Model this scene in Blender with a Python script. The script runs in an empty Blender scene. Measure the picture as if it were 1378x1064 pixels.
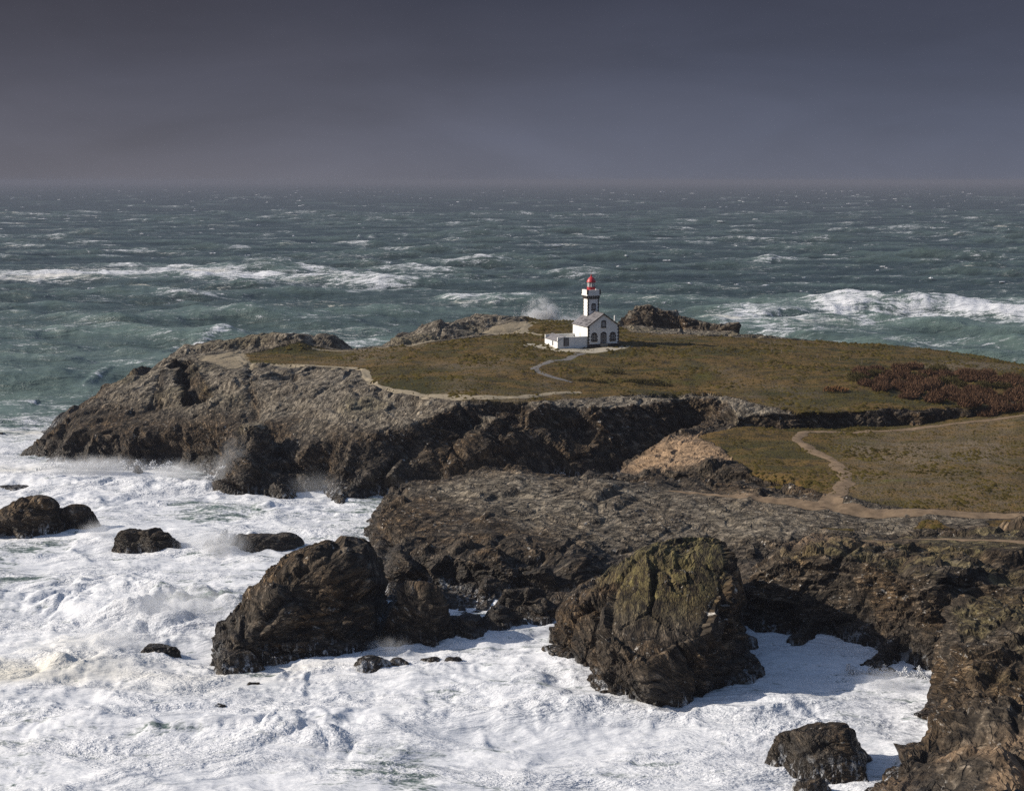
import bpy, bmesh, math, random
import numpy as np
from mathutils import Vector, Matrix
from mathutils.bvhtree import BVHTree

random.seed(7)
R = math.radians
scene = bpy.context.scene
COL = scene.collection

# ------------------------------------------------------------------ camera
CAM_H, FPX, HOR = 58.0, 1900.0, 243.0           # eye height (m), focal length (photo px), horizon row
PITCH = math.atan((532 - HOR) / FPX)
cam_d = bpy.data.cameras.new('camera'); cam = bpy.data.objects.new('camera', cam_d); COL.objects.link(cam)
cam.location = (0, 0, CAM_H); cam.rotation_euler = (math.pi / 2 - PITCH, 0, 0)
cam_d.sensor_width = 36; cam_d.lens = 36 * FPX / 1378; cam_d.clip_start = 1; cam_d.clip_end = 60000
scene.camera = cam

# ------------------------------------------------------------------ sun, sky, exposure
SUN_EL, SUN_AZ = R(29), R(-88)                   # azimuth from straight ahead (+Y), negative = left
sv = Vector((math.sin(SUN_AZ) * math.cos(SUN_EL), math.cos(SUN_AZ) * math.cos(SUN_EL), math.sin(SUN_EL)))
sun_d = bpy.data.lights.new('sun', 'SUN'); sun = bpy.data.objects.new('sun', sun_d); COL.objects.link(sun)
sun_d.energy = 5.0; sun_d.angle = R(0.5); sun_d.color = (1.0, 0.92, 0.80)
sun.rotation_euler = sv.to_track_quat('Z', 'Y').to_euler()
vs = scene.view_settings
vs.view_transform = 'Standard'; vs.look = 'None'; vs.gamma = 1; vs.exposure = 0.25
vs.use_curve_mapping = False
scene.render.engine = 'CYCLES'
cy = scene.cycles
cy.use_denoising = False      # keep the grain of rock and foam
cy.sample_clamp_indirect = 4.0; cy.max_bounces = 6; cy.diffuse_bounces = 2; cy.glossy_bounces = 2
cy.volume_bounces = 1; cy.transparent_max_bounces = 8
cy.volume_step_rate = 1.5; cy.volume_max_steps = 128


class NT:
    """small helper for node trees"""
    def __init__(s, tree): s.t = tree
    def n(s, typ, ins=None, **kw):
        nd = s.t.nodes.new('ShaderNode' + typ)
        for k, v in kw.items(): setattr(nd, k, v)
        for k, v in (ins or {}).items():
            sk = nd.inputs[k]
            if isinstance(v, bpy.types.NodeSocket): s.t.links.new(v, sk)
            elif isinstance(v, bpy.types.Node): s.t.links.new(v.outputs[0], sk)
            else: sk.default_value = v
        return nd
    def m(s, op, a, b=0.0, c=0.0, clamp=False):
        nd = s.n('Math', {0: a, 1: b, 2: c}, operation=op); nd.use_clamp = clamp
        return nd.outputs[0]
    def mix(s, f, a, b, blend='MIX'):
        nd = s.t.nodes.new('ShaderNodeMix'); nd.data_type = 'RGBA'; nd.blend_type = blend
        for i, v in ((0, f), (6, a), (7, b)):
            if isinstance(v, bpy.types.NodeSocket): s.t.links.new(v, nd.inputs[i])
            else: nd.inputs[i].default_value = (v if i == 0 else (tuple(v) + (1,))[:4])
        return nd.outputs[2]
    def ramp(s, f, stops, interp='LINEAR'):
        nd = s.n('ValToRGB', {0: f}); cr = nd.color_ramp; cr.interpolation = interp
        while len(cr.elements) < len(stops): cr.elements.new(0.5)
        for e, (p, c) in zip(cr.elements, stops):
            e.position = p; e.color = (c, c, c, 1) if isinstance(c, (int, float)) else tuple(c) + (1,)
        return nd.outputs[0]
    def noise(s, vec, scale, detail=4, rough=0.55, dist=0.0):
        return s.n('TexNoise', {'Vector': vec, 'Scale': scale, 'Detail': detail, 'Roughness': rough, 'Distortion': dist}).outputs['Fac']
    def smooth(s, v, a, b):
        return s.n('MapRange', {0: v, 1: a, 2: b}, interpolation_type='SMOOTHSTEP').outputs[0]


world = bpy.data.worlds.new('World'); scene.world = world; world.use_nodes = True
world.cycles.sampling_method = 'NONE'          # an even sky: found by the bounced rays alone, with less grain
wt = world.node_tree; wt.nodes.clear(); W = NT(wt)
sky = W.n('TexSky', sky_type='NISHITA', sun_disc=False, sun_elevation=SUN_EL, sun_rotation=SUN_AZ)
dirv = W.n('TexCoord').outputs['Generated']
sep = W.n('SeparateXYZ', {0: dirv})
flat = W.n('Mapping', {'Vector': dirv, 'Scale': (1.0, 1.0, 3.2)}).outputs[0]
n_big = W.noise(flat, 1.6, 3, 0.5)
n_mid = W.noise(flat, 5.0, 6, 0.55, 0.4)
el = W.m('ADD', sep.outputs['Z'], W.m('MULTIPLY', W.m('SUBTRACT', n_mid, 0.5), 0.035))
grad = W.ramp(el, [(0.0, (0.122, 0.126, 0.157)), (0.035, (0.094, 0.099, 0.130)), (0.075, (0.066, 0.070, 0.096)),
                   (0.125, (0.045, 0.047, 0.066)), (0.26, (0.060, 0.061, 0.084)), (0.5, (0.12, 0.122, 0.15))])
tint = W.mix(W.smooth(W.m('ADD', sep.outputs['X'], W.m('MULTIPLY', W.m('SUBTRACT', n_big, 0.5), 0.8)), -0.35, 0.35), (1.05, 1.0, 0.95), (0.94, 1.0, 1.07))
cloudc = W.mix(1.0, grad, tint, 'MULTIPLY')
cloudc = W.mix(1.0, cloudc, W.ramp(n_mid, [(0.28, 0.84), (0.5, 1.0), (0.72, 1.18)]), 'MULTIPLY')
bg1 = W.n('Background', {'Color': sky, 'Strength': 0.11})
bg2 = W.n('Background', {'Color': cloudc, 'Strength': 1.0})
opening = W.smooth(W.m('ADD', sep.outputs['Z'], W.m('MULTIPLY', W.m('SUBTRACT', n_big, 0.5), 0.25)), 0.20, 0.50)
wmix = W.n('MixShader', {0: opening, 1: bg2.outputs[0], 2: bg1.outputs[0]})
W.n('OutputWorld', {0: wmix.outputs[0]})

# ------------------------------------------------------------------ numpy noise
rng = np.random.default_rng(11)
TAB = (rng.random((64, 64, 64)) * 2 - 1).astype(np.float32)
VT = rng.random((32, 32, 32, 4)).astype(np.float32)
_a = np.linalg.qr(rng.normal(size=(3, 3)))[0]
ROT = (_a * np.sign(np.linalg.det(_a))).astype(np.float32)


def vn(p):
    p = np.asarray(p, np.float32)
    i = np.floor(p).astype(np.int32); f = p - i
    f = f * f * f * (f * (f * 6 - 15) + 10)
    i0 = i & 63; i1 = (i + 1) & 63
    x0, y0, z0 = i0.T; x1, y1, z1 = i1.T; fx, fy, fz = f.T
    a = TAB[x0, y0, z0]; a = a + fx * (TAB[x1, y0, z0] - a)
    b = TAB[x0, y1, z0]; b = b + fx * (TAB[x1, y1, z0] - b)
    c = TAB[x0, y0, z1]; c = c + fx * (TAB[x1, y0, z1] - c)
    d = TAB[x0, y1, z1]; d = d + fx * (TAB[x1, y1, z1] - d)
    a = a + fy * (b - a); c = c + fy * (d - c)
    return a + fz * (c - a)


def fbm(p, octv=4, gain=0.5, kind=None):
    p = np.asarray(p, np.float32) @ ROT + 17.3
    s = 0; a = 1.0; tot = 0
    for _ in range(octv):
        v = vn(p)
        if kind == 'ridge': v = 1 - 2 * np.abs(v)
        elif kind == 'billow': v = 2 * np.abs(v) - 0.6
        s = s + a * v; tot += a; a *= gain; p = p @ ROT * 2.07 + 5.1
    return s / tot


def voro(p):
    """returns (F1, F2, random value of the nearest cell, offset from its centre)"""
    p = np.asarray(p, np.float32); i = np.floor(p).astype(np.int32); f = p - i
    n = len(p); f1 = np.full(n, 9, np.float32); f2 = f1.copy(); rv = np.zeros(n, np.float32); off = np.zeros((n, 3), np.float32)
    for dx in (-1, 0, 1):
        for dy in (-1, 0, 1):
            for dz in (-1, 0, 1):
                c = VT[(i[:, 0] + dx) & 31, (i[:, 1] + dy) & 31, (i[:, 2] + dz) & 31]
                o = f - c[:, :3] - np.array([dx, dy, dz], np.float32)
                d = (o * o).sum(1)
                m = d < f1
                f2 = np.where(m, f1, np.minimum(f2, d)); rv = np.where(m, c[:, 3], rv); f1 = np.where(m, d, f1); off[m] = o[m]
    return np.sqrt(f1), np.sqrt(f2), rv, off


def sstep(x, a, b):
    t = np.clip((x - a) / (b - a), 0, 1); return t * t * (3 - 2 * t)


def xyz(x, y, z=0.0):
    return np.stack([x, y, np.broadcast_to(z, np.shape(x))], -1).reshape(-1, 3).astype(np.float32)


# ------------------------------------------------------------------ layout: a point of the survey (photo column, row, height) -> world
CP, SP = math.cos(PITCH), math.sin(PITCH)
def at(px, py, z):
    u, v = (px - 689) / FPX, (py - 532) / FPX
    k = (CAM_H - z) / (v * CP + SP)
    return (u * k, k * (CP - v * SP), z)


# ------------------------------------------------------------------ mesh helpers
def tag(o, label=None, cat=None, group=None, kind=None):
    for k, v in (('label', label), ('category', cat), ('group', group), ('kind', kind)):
        if v: o[k] = v
    return o


def link(name, me, mat=None, parent=None):
    o = bpy.data.objects.new(name, me); COL.objects.link(o)
    if mat is not None and me is not None and not me.materials: me.materials.append(mat)
    if parent is not None: o.parent = parent
    return o


def empty(name, loc, rz=0):
    o = bpy.data.objects.new(name, None); COL.objects.link(o)
    o.location = loc; o.rotation_euler = (0, 0, rz); o.empty_display_size = 0.5
    return o


def np_mesh(name, verts, faces):
    """faces: (n,3) or (n,4) int array"""
    me = bpy.data.meshes.new(name); k = faces.shape[1]
    me.vertices.add(len(verts)); me.vertices.foreach_set('co', np.ascontiguousarray(verts, np.float32).ravel())
    me.loops.add(faces.size); me.loops.foreach_set('vertex_index', np.ascontiguousarray(faces, np.int32).ravel())
    me.polygons.add(len(faces)); me.polygons.foreach_set('loop_start', np.arange(0, faces.size, k, dtype=np.int32))
    me.update(calc_edges=True)
    return me


def get_np(me):
    v = np.empty(len(me.vertices) * 3, np.float32); me.vertices.foreach_get('co', v)
    return v.reshape(-1, 3)


def get_normals(me):
    v = np.empty(len(me.vertices) * 3, np.float32); me.vertices.foreach_get('normal', v)
    return v.reshape(-1, 3)


def set_attr(me, name, arr):
    if arr.ndim == 2:
        a = me.attributes.new(name, 'FLOAT_VECTOR', 'POINT'); a.data.foreach_set('vector', np.ascontiguousarray(arr, np.float32).ravel()); return
    a = me.attributes.new(name, 'FLOAT', 'POINT'); a.data.foreach_set('value', np.ascontiguousarray(arr, np.float32))


def poly_dist(x, y, poly, vals=None):
    """signed distance (inside > 0) to a closed polygon and the value carried by the nearest edge"""
    P = np.asarray(poly, np.float64); n = len(P)
    best = np.full(x.shape, 1e9); val = np.zeros(x.shape); ins = np.zeros(x.shape, bool)
    for i in range(n):
        a, b = P[i][:2], P[(i + 1) % n][:2]
        e = b - a; L = e @ e + 1e-9
        t = np.clip(((x - a[0]) * e[0] + (y - a[1]) * e[1]) / L, 0, 1)
        d = np.hypot(x - a[0] - t * e[0], y - a[1] - t * e[1])
        m = d < best
        best = np.where(m, d, best)
        if vals is not None:
            val = np.where(m, vals[i] + t * (vals[(i + 1) % n] - vals[i]), val)
        c = ((a[1] > y) != (b[1] > y))
        with np.errstate(divide='ignore', invalid='ignore'):
            xi = a[0] + (y - a[1]) / (b[1] - a[1] + 1e-12) * e[0]
        ins ^= c & (x < xi)
    return np.where(ins, best, -best), val


def seg_dist(x, y, pts):
    """distance to a polyline and the height carried along it"""
    best = np.full(x.shape, 1e9); z = np.zeros(x.shape)
    for a, b in zip(pts[:-1], pts[1:]):
        ex, ey = b[0] - a[0], b[1] - a[1]
        t = np.clip(((x - a[0]) * ex + (y - a[1]) * ey) / (ex * ex + ey * ey + 1e-9), 0, 1)
        d = np.hypot(x - a[0] - t * ex, y - a[1] - t * ey); m = d < best
        best = np.where(m, d, best); z = np.where(m, a[2] + t * (b[2] - a[2]), z)
    return best, z


def tps(pts):
    P = np.asarray(pts, np.float64); n = len(P)
    def U(r2): return r2 * np.log(r2 + 1e-6)
    d2 = ((P[:, None, :2] - P[None, :, :2]) ** 2).sum(-1)
    A = np.zeros((n + 3, n + 3)); A[:n, :n] = U(d2) + np.eye(n) * 60.0
    A[:n, n] = 1; A[:n, n + 1:] = P[:, :2]; A[n, :n] = 1; A[n + 1:, :n] = P[:, :2].T
    w = np.linalg.solve(A, np.r_[P[:, 2], 0, 0, 0])
    def f(x, y):
        s = w[n] + w[n + 1] * x + w[n + 2] * y
        for i in range(n): s = s + w[i] * U((x - P[i, 0]) ** 2 + (y - P[i, 1]) ** 2)
        return s
    return f


def smin(a, b, k):
    h = np.clip(0.5 + 0.5 * (b - a) / k, 0, 1)
    return b + h * (a - b) - k * h * (1 - h)


def smax(a, b, k): return -smin(-a, -b, k)


def height_solid(name, bounds, step, hfun, voxel, zbot=-3.0):
    """height field -> closed solid -> even quads of the given size"""
    x0, x1, y0, y1 = bounds
    xs = np.arange(x0, x1 + step, step); ys = np.arange(y0, y1 + step, step)
    X, Y = np.meshgrid(xs, ys); Z = np.maximum(hfun(X, Y), zbot + 0.01)
    ny, nx = X.shape; N = nx * ny
    V = np.concatenate([xyz(X, Y, Z), xyz(X, Y, zbot - 1.0)])
    i = np.arange(N).reshape(ny, nx)
    q = np.stack([i[:-1, :-1], i[:-1, 1:], i[1:, 1:], i[1:, :-1]], -1).reshape(-1, 4)
    def wall(a, b): return np.stack([a[:-1], a[1:], a[1:] + N, a[:-1] + N], -1)
    F = np.concatenate([q, q[:, ::-1] + N, wall(i[0][::-1], 0), wall(i[-1], 0), wall(i[:, 0], 0), wall(i[:, -1][::-1], 0)])
    me = np_mesh(name + '_base', V, F)
    o = bpy.data.objects.new(name + '_base', me); COL.objects.link(o)
    md = o.modifiers.new('r', 'REMESH'); md.mode = 'VOXEL'; md.voxel_size = voxel
    dg = bpy.context.evaluated_depsgraph_get()
    ev = o.evaluated_get(dg); m2 = ev.to_mesh()
    v = get_np(m2).copy(); nr = get_normals(m2).copy()
    f = np.empty(len(m2.loops), np.int32); m2.loops.foreach_get('vertex_index', f)
    f = f.reshape(-1, 4)
    ev.to_mesh_clear(); bpy.data.objects.remove(o); bpy.data.meshes.remove(me)
    keep = (v[f][:, :, 2].max(1) > -1.6)
    inb = (v[:, 0] > x0 + .6) & (v[:, 0] < x1 - .6) & (v[:, 1] > y0 + .6) & (v[:, 1] < y1 - .6)
    keep &= inb[f].all(1)
    f = f[keep]; used = np.unique(f); remap = np.full(len(v), -1); remap[used] = np.arange(len(used))
    return v[used], nr[used], remap[f].astype(np.int32)


def strata_frame(strata):
    s = Vector(strata).normalized(); t = s.orthogonal().normalized(); b = s.cross(t)
    return np.array([t, b, s], np.float32).T


def saw(x):
    f = x - np.floor(x); return np.where(f < .82, f / .82, (1 - f) / .18)


def rock_disp(p, nr, strata=(0.25, -0.1, 0.95), amp=1.0, fine=1.0, macro=1.0):
    """schist: buttresses, tilted joint faces, ledges, small chips (metres along the normal) and the bedding coordinates"""
    M = strata_frame(strata)
    wp = np.stack([fbm(p / 13 + 3, 2), fbm(p / 13 + 40, 2), fbm(p / 13 + 80, 2)], -1) * 1.3
    q = (p + wp) @ M
    d = 1.25 * macro * fbm(p / np.array([15, 15, 34], np.float32), 2, 0.5, 'ridge') - .2
    for sc, st, cr, tl, sd, g in ((np.array([.075, .12, .19], np.float32), 1.5, .55, .62, 0, 1.0), (np.array([.20, .30, .55], np.float32), .60, .26, .62, 7, fine), (np.array([.55, .7, 1.5], np.float32), .18, .09, .6, 19, fine)):
        f1, f2, rv, off = voro(q * sc + sd)
        edge = sstep(f2 - f1, 0, .26)
        tilt = (off / sc * (np.stack([rv, (rv * 7.3) % 1, (rv * 13.7) % 1], -1) - .5)).sum(1)
        d += g * (edge * (st * (rv - .5) + tl * tilt) - cr * (1 - sstep(f2 - f1, 0, .12)))
    led = sstep(fbm(p / 10 + 60, 2), -.35, .35)
    d += fine * led * 0.22 * (saw(q[:, 2] / 1.1 + .4 * vn(q * .35)) - .5)
    d += fine * .10 * fbm(q * np.array([.5, .7, 2.6], np.float32), 2, .6, 'ridge')
    return d * amp, q


def finish_rock(name, v, nr, f, mat, attrs=None, smooth_mask=None):
    me = np_mesh(name, v, f)
    for k, a in (attrs or {}).items(): set_attr(me, k, a)
    fl = np.zeros(len(f), bool)
    if smooth_mask is not None: fl = smooth_mask[f].mean(1) > 0.5
    me.polygons.foreach_set('use_smooth', fl)
    return link(name, me, mat)


# ------------------------------------------------------------------ materials
def new_mat(name):
    m = bpy.data.materials.new(name); m.use_nodes = True; m.node_tree.nodes.clear()
    return m, NT(m.node_tree)


def simple(name, col, rough=0.7, var=0.12, scale=3.0, spec=0.3, bump=0.0, metal=0.0):
    m, k = new_mat(name)
    co = k.n('TexCoord').outputs['Object']
    nz = k.noise(co, scale, 5, 0.6)
    c = k.mix(1.0, tuple(col), k.ramp(nz, [(0.3, 1 - var), (0.7, 1 + var)]), 'MULTIPLY')
    ins = {'Base Color': c, 'Roughness': rough, 'Specular IOR Level': spec, 'Metallic': metal}
    if bump: ins['Normal'] = k.n('Bump', {'Strength': bump, 'Distance': 0.02, 'Height': nz})
    b = k.n('BsdfPrincipled', ins)
    k.n('OutputMaterial', {0: b.outputs[0]})
    return m


def make_ground_mat():
    m, k = new_mat('cliff_and_turf')
    co = k.n('TexCoord').outputs['Object']
    geo = k.n('NewGeometry')
    pz = k.n('SeparateXYZ', {0: co}).outputs['Z']
    A = lambda n: k.n('Attribute', attribute_name=n).outputs['Fac']
    # rock
    sq = k.n('Attribute', attribute_name='sq').outputs['Vector']
    bed = k.n('Mapping', {'Vector': sq, 'Scale': (0.45, 0.6, 2.0)}).outputs[0]
    n1 = k.noise(co, 0.10, 5, 0.6); n2 = k.noise(bed, 1.0, 4, 0.68, 0.3); n3 = k.noise(bed, 4.0, 2, 0.6)
    rock = k.ramp(n2, [(0.30, (0.008, 0.0060, 0.0045)), (0.46, (0.030, 0.0235, 0.0172)), (0.58, (0.074, 0.058, 0.042)), (0.72, (0.22, 0.180, 0.138))])
    rock = k.mix(k.smooth(n1, 0.42, 0.62), rock, k.mix(1.0, rock, (1.25, 1.05, 0.80), 'MULTIPLY'))
    fv = k.n('VectorMath', {0: sq, 1: k.n('VectorMath', {0: k.n('TexNoise', {'Vector': sq, 'Scale': .8, 'Detail': 2.0}).outputs['Color'], 1: (.9, .9, .5)}, operation='MULTIPLY').outputs[0]}, operation='ADD').outputs[0]
    v1 = k.n('Mapping', {'Vector': fv, 'Scale': (0.22, 0.34, 0.80)}).outputs[0]; v2 = k.n('Mapping', {'Vector': fv, 'Scale': (0.6, 0.9, 2.1)}).outputs[0]
    cell = k.n('SeparateColor', {0: k.n('TexVoronoi', {'Vector': v2, 'Scale': 1.0}, feature='F1').outputs['Color']}).outputs[0]
    e1 = k.n('TexVoronoi', {'Vector': v1, 'Scale': 1.0}, feature='DISTANCE_TO_EDGE').outputs['Distance']
    e2 = k.n('TexVoronoi', {'Vector': v2, 'Scale': 1.0}, feature='DISTANCE_TO_EDGE').outputs['Distance']
    crk = k.m('MAXIMUM', k.m('MULTIPLY', k.smooth(e1, 0.032, 0.0), k.smooth(k.noise(co, 0.35, 2, 0.5), 0.38, 0.60)), k.m('MULTIPLY', k.smooth(e2, 0.05, 0.0), k.m('MULTIPLY', k.smooth(n1, 0.42, 0.58), 0.45)))
    jit = k.m('ADD', 0.62, k.m('MULTIPLY', cell, 0.76))
    # pale crustose lichen and quartz flecks
    vf = k.noise(k.n('Mapping', {'Vector': sq, 'Scale': (1.0, 1.2, 2.6)}).outputs[0], 1.0, 3, 0.78)
    fleck = k.m('MULTIPLY', k.smooth(vf, 0.60, 0.68), k.smooth(k.noise(co, 0.20, 3, 0.6), 0.46, 0.60))
    rock = k.mix(k.m('MULTIPLY', fleck, 0.85), rock, (0.44, 0.41, 0.37))
    pale = A('pale')
    rock = k.mix(k.m('MULTIPLY', pale, k.smooth(n2, 0.25, 0.7)), rock, k.mix(n2, (0.080, 0.067, 0.051), (0.43, 0.37, 0.285)))
    och = A('ochre')
    rock = k.mix(k.m('MULTIPLY', och, k.smooth(n2, 0.2, 0.6)), rock, k.mix(n2, (0.19, 0.120, 0.070), (0.42, 0.29, 0.18)))
    lic = A('lichen')
    rock = k.mix(k.m('MULTIPLY', lic, k.smooth(n2, 0.35, 0.65)), rock, k.mix(n2, (0.020, 0.017, 0.008), (0.20, 0.165, 0.06)))
    calm = k.m('SUBTRACT', 1.0, k.m('MULTIPLY', och, 0.7))
    jit = k.m('ADD', 1.0, k.m('MULTIPLY', k.m('SUBTRACT', jit, 1.0), calm)); crk = k.m('MULTIPLY', crk, calm)
    rock = k.mix(1.0, rock, k.n('CombineColor', {0: jit, 1: jit, 2: jit}).outputs[0], 'MULTIPLY')
    rock = k.mix(k.m('MULTIPLY', crk, 0.75), rock, (0.008, 0.0065, 0.005))
    # splash zone: black lichen, wet
    zz = k.m('ADD', pz, k.m('MULTIPLY', k.m('SUBTRACT', n1, 0.5), 5.0))
    wet = k.smooth(zz, 6.0, 1.4)
    rock = k.mix(k.m('MULTIPLY', wet, 0.55), rock, (0.012, 0.0095, 0.0075))
    # water streaming off the low ledges
    st = k.n('Mapping', {'Vector': co, 'Scale': (1.5, 1.5, 0.22)}).outputs[0]
    sn = k.noise(st, 1.0, 5, 0.65, 0.3)
    zs = k.m('ADD', pz, k.m('MULTIPLY', k.m('SUBTRACT', k.noise(co, 0.16, 3, 0.5), 0.5), 7.0))
    run = k.m('MULTIPLY', k.smooth(zs, 2.2, -0.6), k.smooth(sn, 0.50, 0.62))
    rock = k.mix(k.m('MULTIPLY', run, 0.75), rock, (0.60, 0.61, 0.63))
    # turf
    g1 = k.noise(k.n('Mapping', {'Vector': co, 'Scale': (0.6, 1.6, 1.0)}).outputs[0], 0.055, 5, 0.6, 0.6)
    g2 = k.noise(co, 0.45, 5, 0.65); g3 = k.noise(co, 2.2, 2, 0.65)
    turf = k.ramp(g1, [(0.34, (0.030, 0.029, 0.005)), (0.44, (0.062, 0.047, 0.011)), (0.52, (0.115, 0.068, 0.018)), (0.60, (0.055, 0.040, 0.009)), (0.70, (0.070, 0.068, 0.008))])
    turf = k.mix(k.m('MULTIPLY', k.smooth(g2, 0.48, 0.64), 0.8), turf, (0.020, 0.015, 0.006))
    turf = k.mix(k.m('MULTIPLY', k.smooth(g3, 0.5, 0.8), 0.5), turf, (0.125, 0.088, 0.034))
    dry = A('dry')
    turf = k.mix(k.m('MULTIPLY', dry, k.smooth(g2, 0.30, 0.6)), turf, k.mix(g3, (0.065, 0.046, 0.026), (0.21, 0.16, 0.105)))
    gm = A('grass')
    gmask = k.smooth(k.m('ADD', gm, k.m('MULTIPLY', k.m('SUBTRACT', g2, 0.5), 0.9)), 0.42, 0.58)
    sand = A('sand')
    smask = k.smooth(k.m('ADD', sand, k.m('MULTIPLY', k.m('SUBTRACT', g2, 0.5), 0.7)), 0.42, 0.62)
    col = k.mix(gmask, rock, turf)
    col = k.mix(smask, col, k.mix(g3, (0.15, 0.118, 0.078), (0.29, 0.24, 0.165)))
    rough = k.m('SUBTRACT', 0.92, k.m('MULTIPLY', wet, 0.45))
    bh = k.m('ADD', k.m('MULTIPLY', n2, 0.65), k.m('MULTIPLY', n3, 0.25))
    bh = k.m('ADD', bh, k.m('MULTIPLY', cell, 0.30))
    bh = k.m('SUBTRACT', bh, k.m('MULTIPLY', crk, 0.45))
    bh = k.m('MULTIPLY', bh, k.m('SUBTRACT', 1.0, k.m('MULTIPLY', k.m('MAXIMUM', gmask, smask), 0.9)))
    bh = k.m('ADD', bh, k.m('MULTIPLY', g3, k.m('MULTIPLY', gmask, 0.30)))
    bmp = k.n('Bump', {'Strength': 0.8, 'Distance': 1.0, 'Height': bh})
    b = k.n('BsdfPrincipled', {'Base Color': col, 'Roughness': rough, 'Specular IOR Level': 0.25, 'Normal': bmp})
    k.n('OutputMaterial', {0: b.outputs[0]})
    return m


def make_sea_mat():
    m, k = new_mat('sea_water')
    co = k.n('TexCoord').outputs['Object']
    A = lambda n: k.n('Attribute', attribute_name=n).outputs['Fac']
    foam = A('foam'); turb = A('turb')
    wq = k.n('VectorMath', {0: co, 1: k.n('VectorMath', {0: k.n('TexNoise', {'Vector': co, 'Scale': .07, 'Detail': 2.0}).outputs['Color'], 1: (5, 5, 0)}, operation='MULTIPLY').outputs[0]}, operation='ADD').outputs[0]
    sxy = k.n('Mapping', {'Vector': wq, 'Rotation': (0, 0, .30), 'Scale': (0.38, 1.35, 1.0)}).outputs[0]
    n0 = k.noise(sxy, 0.018, 4, 0.55)
    n1 = k.noise(sxy, 0.06, 6, 0.65, 0.5); n2 = k.noise(sxy, 0.42, 4.5, 0.70, 0.35); n3 = k.noise(k.n('Mapping', {'Vector': wq, 'Rotation': (0, 0, -.5), 'Scale': (0.8, 1.2, 1.0)}).outputs[0], 1.9, 2.5, 0.66, 0.3)
    water = k.ramp(n1, [(0.3, (0.014, 0.026, 0.028)), (0.7, (0.046, 0.068, 0.066))])
    green = k.mix(n2, (0.068, 0.112, 0.098), (0.160, 0.205, 0.182))
    water = k.mix(turb, water, green)
    fm = k.m('ADD', foam, k.m('MULTIPLY', k.m('SUBTRACT', n2, 0.5), 1.5))
    fm = k.m('ADD', fm, k.m('MULTIPLY', k.m('SUBTRACT', n1, 0.5), 0.7))
    fm = k.m('ADD', fm, k.m('MULTIPLY', k.m('SUBTRACT', n3, 0.5), 0.7))
    fm = k.m('ADD', fm, k.m('MULTIPLY', k.m('SUBTRACT', n0, 0.5), 0.5))
    fmask = k.smooth(fm, 0.40, 0.76)
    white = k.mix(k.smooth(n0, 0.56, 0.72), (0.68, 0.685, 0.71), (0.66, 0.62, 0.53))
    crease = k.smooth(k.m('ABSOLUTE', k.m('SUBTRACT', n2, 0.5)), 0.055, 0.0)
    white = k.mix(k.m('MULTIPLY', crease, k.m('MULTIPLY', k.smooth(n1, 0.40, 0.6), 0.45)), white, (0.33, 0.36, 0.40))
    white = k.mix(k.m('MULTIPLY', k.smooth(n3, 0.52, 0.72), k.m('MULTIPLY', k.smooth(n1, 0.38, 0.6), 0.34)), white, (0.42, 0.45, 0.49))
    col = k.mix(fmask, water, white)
    rough = k.m('ADD', 0.38, k.m('MULTIPLY', fmask, 0.5))
    rgh = k.m('ADD', 0.18, k.m('MULTIPLY', k.smooth(k.noise(sxy, 0.10, 3, 0.6, 0.4), 0.40, 0.62), 0.95))
    bh = k.m('MULTIPLY', k.m('ADD', k.m('MULTIPLY', n2, 1.8), k.m('MULTIPLY', n3, 0.50)), rgh)
    bh = k.m('ADD', bh, k.m('MULTIPLY', n1, 3.0))
    bmp = k.n('Bump', {'Strength': 0.6, 'Distance': 1.0, 'Height': bh})
    b = k.n('BsdfPrincipled', {'Base Color': col, 'Roughness': rough, 'IOR': 1.33, 'Normal': bmp})
    k.n('OutputMaterial', {0: b.outputs[0]})
    return m


M_GROUND = make_ground_mat()
M_SEA = make_sea_mat()
M_PATH = simple('trodden_earth', (0.27, 0.225, 0.16), 0.95, 0.25, 1.2, 0.1, 0.4)
M_EARTH = simple('brown_earth', (0.175, 0.125, 0.082), 0.95, 0.30, 0.9, 0.1, 0.4)
M_ASPH = simple('worn_tarmac', (0.14, 0.13, 0.125), 0.9, 0.2, 1.5, 0.2, 0.3)
M_CONC = simple('pale_gravel', (0.33, 0.295, 0.235), 0.9, 0.15, 1.5, 0.2, 0.3)
M_WHITE = simple('white_limewash', (0.80, 0.79, 0.76), 0.85, 0.07, .9, 0.2, 0.1)
M_STONE = simple('dark_granite', (0.060, 0.050, 0.044), 0.85, 0.3, 4.0, 0.3, 0.3)
M_SLATE = simple('grey_slate', (0.155, 0.145, 0.150), 0.6, 0.35, 1.1, 0.4, 0.3)
M_SLATE2 = simple('dark_slate', (0.075, 0.070, 0.073), 0.6, 0.3, 1.1, 0.4, 0.3)
M_RED = simple('red_paint', (0.42, 0.022, 0.030), 0.45, 0.12, 3, 0.5)
M_GLASS = simple('dark_glass', (0.018, 0.020, 0.024), 0.12, 0.1, 3, 0.5)
M_GREYD = simple('grey_door_paint', (0.16, 0.16, 0.165), 0.6, 0.1, 3, 0.3)
M_FRAME = simple('white_joinery', (0.62, 0.61, 0.59), 0.6, 0.08, 3, 0.3)
M_IRON = simple('grey_iron', (0.22, 0.22, 0.22), 0.5, 0.1, 3, 0.5)
M_WOOD = simple('weathered_post', (0.16, 0.13, 0.10), 0.9, 0.2, 3, 0.2)
M_TWIG = simple('red_brown_twigs', (0.098, 0.055, 0.033), 0.9, 0.5, 0.5, 0.1)
M_TWIG2 = simple('dark_brown_twigs', (0.056, 0.046, 0.017), 0.9, 0.45, 0.5, 0.1)
M_TWIG3 = simple('rust_twigs', (0.13, 0.065, 0.028), 0.9, 0.35, 0.5, 0.1)
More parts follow.
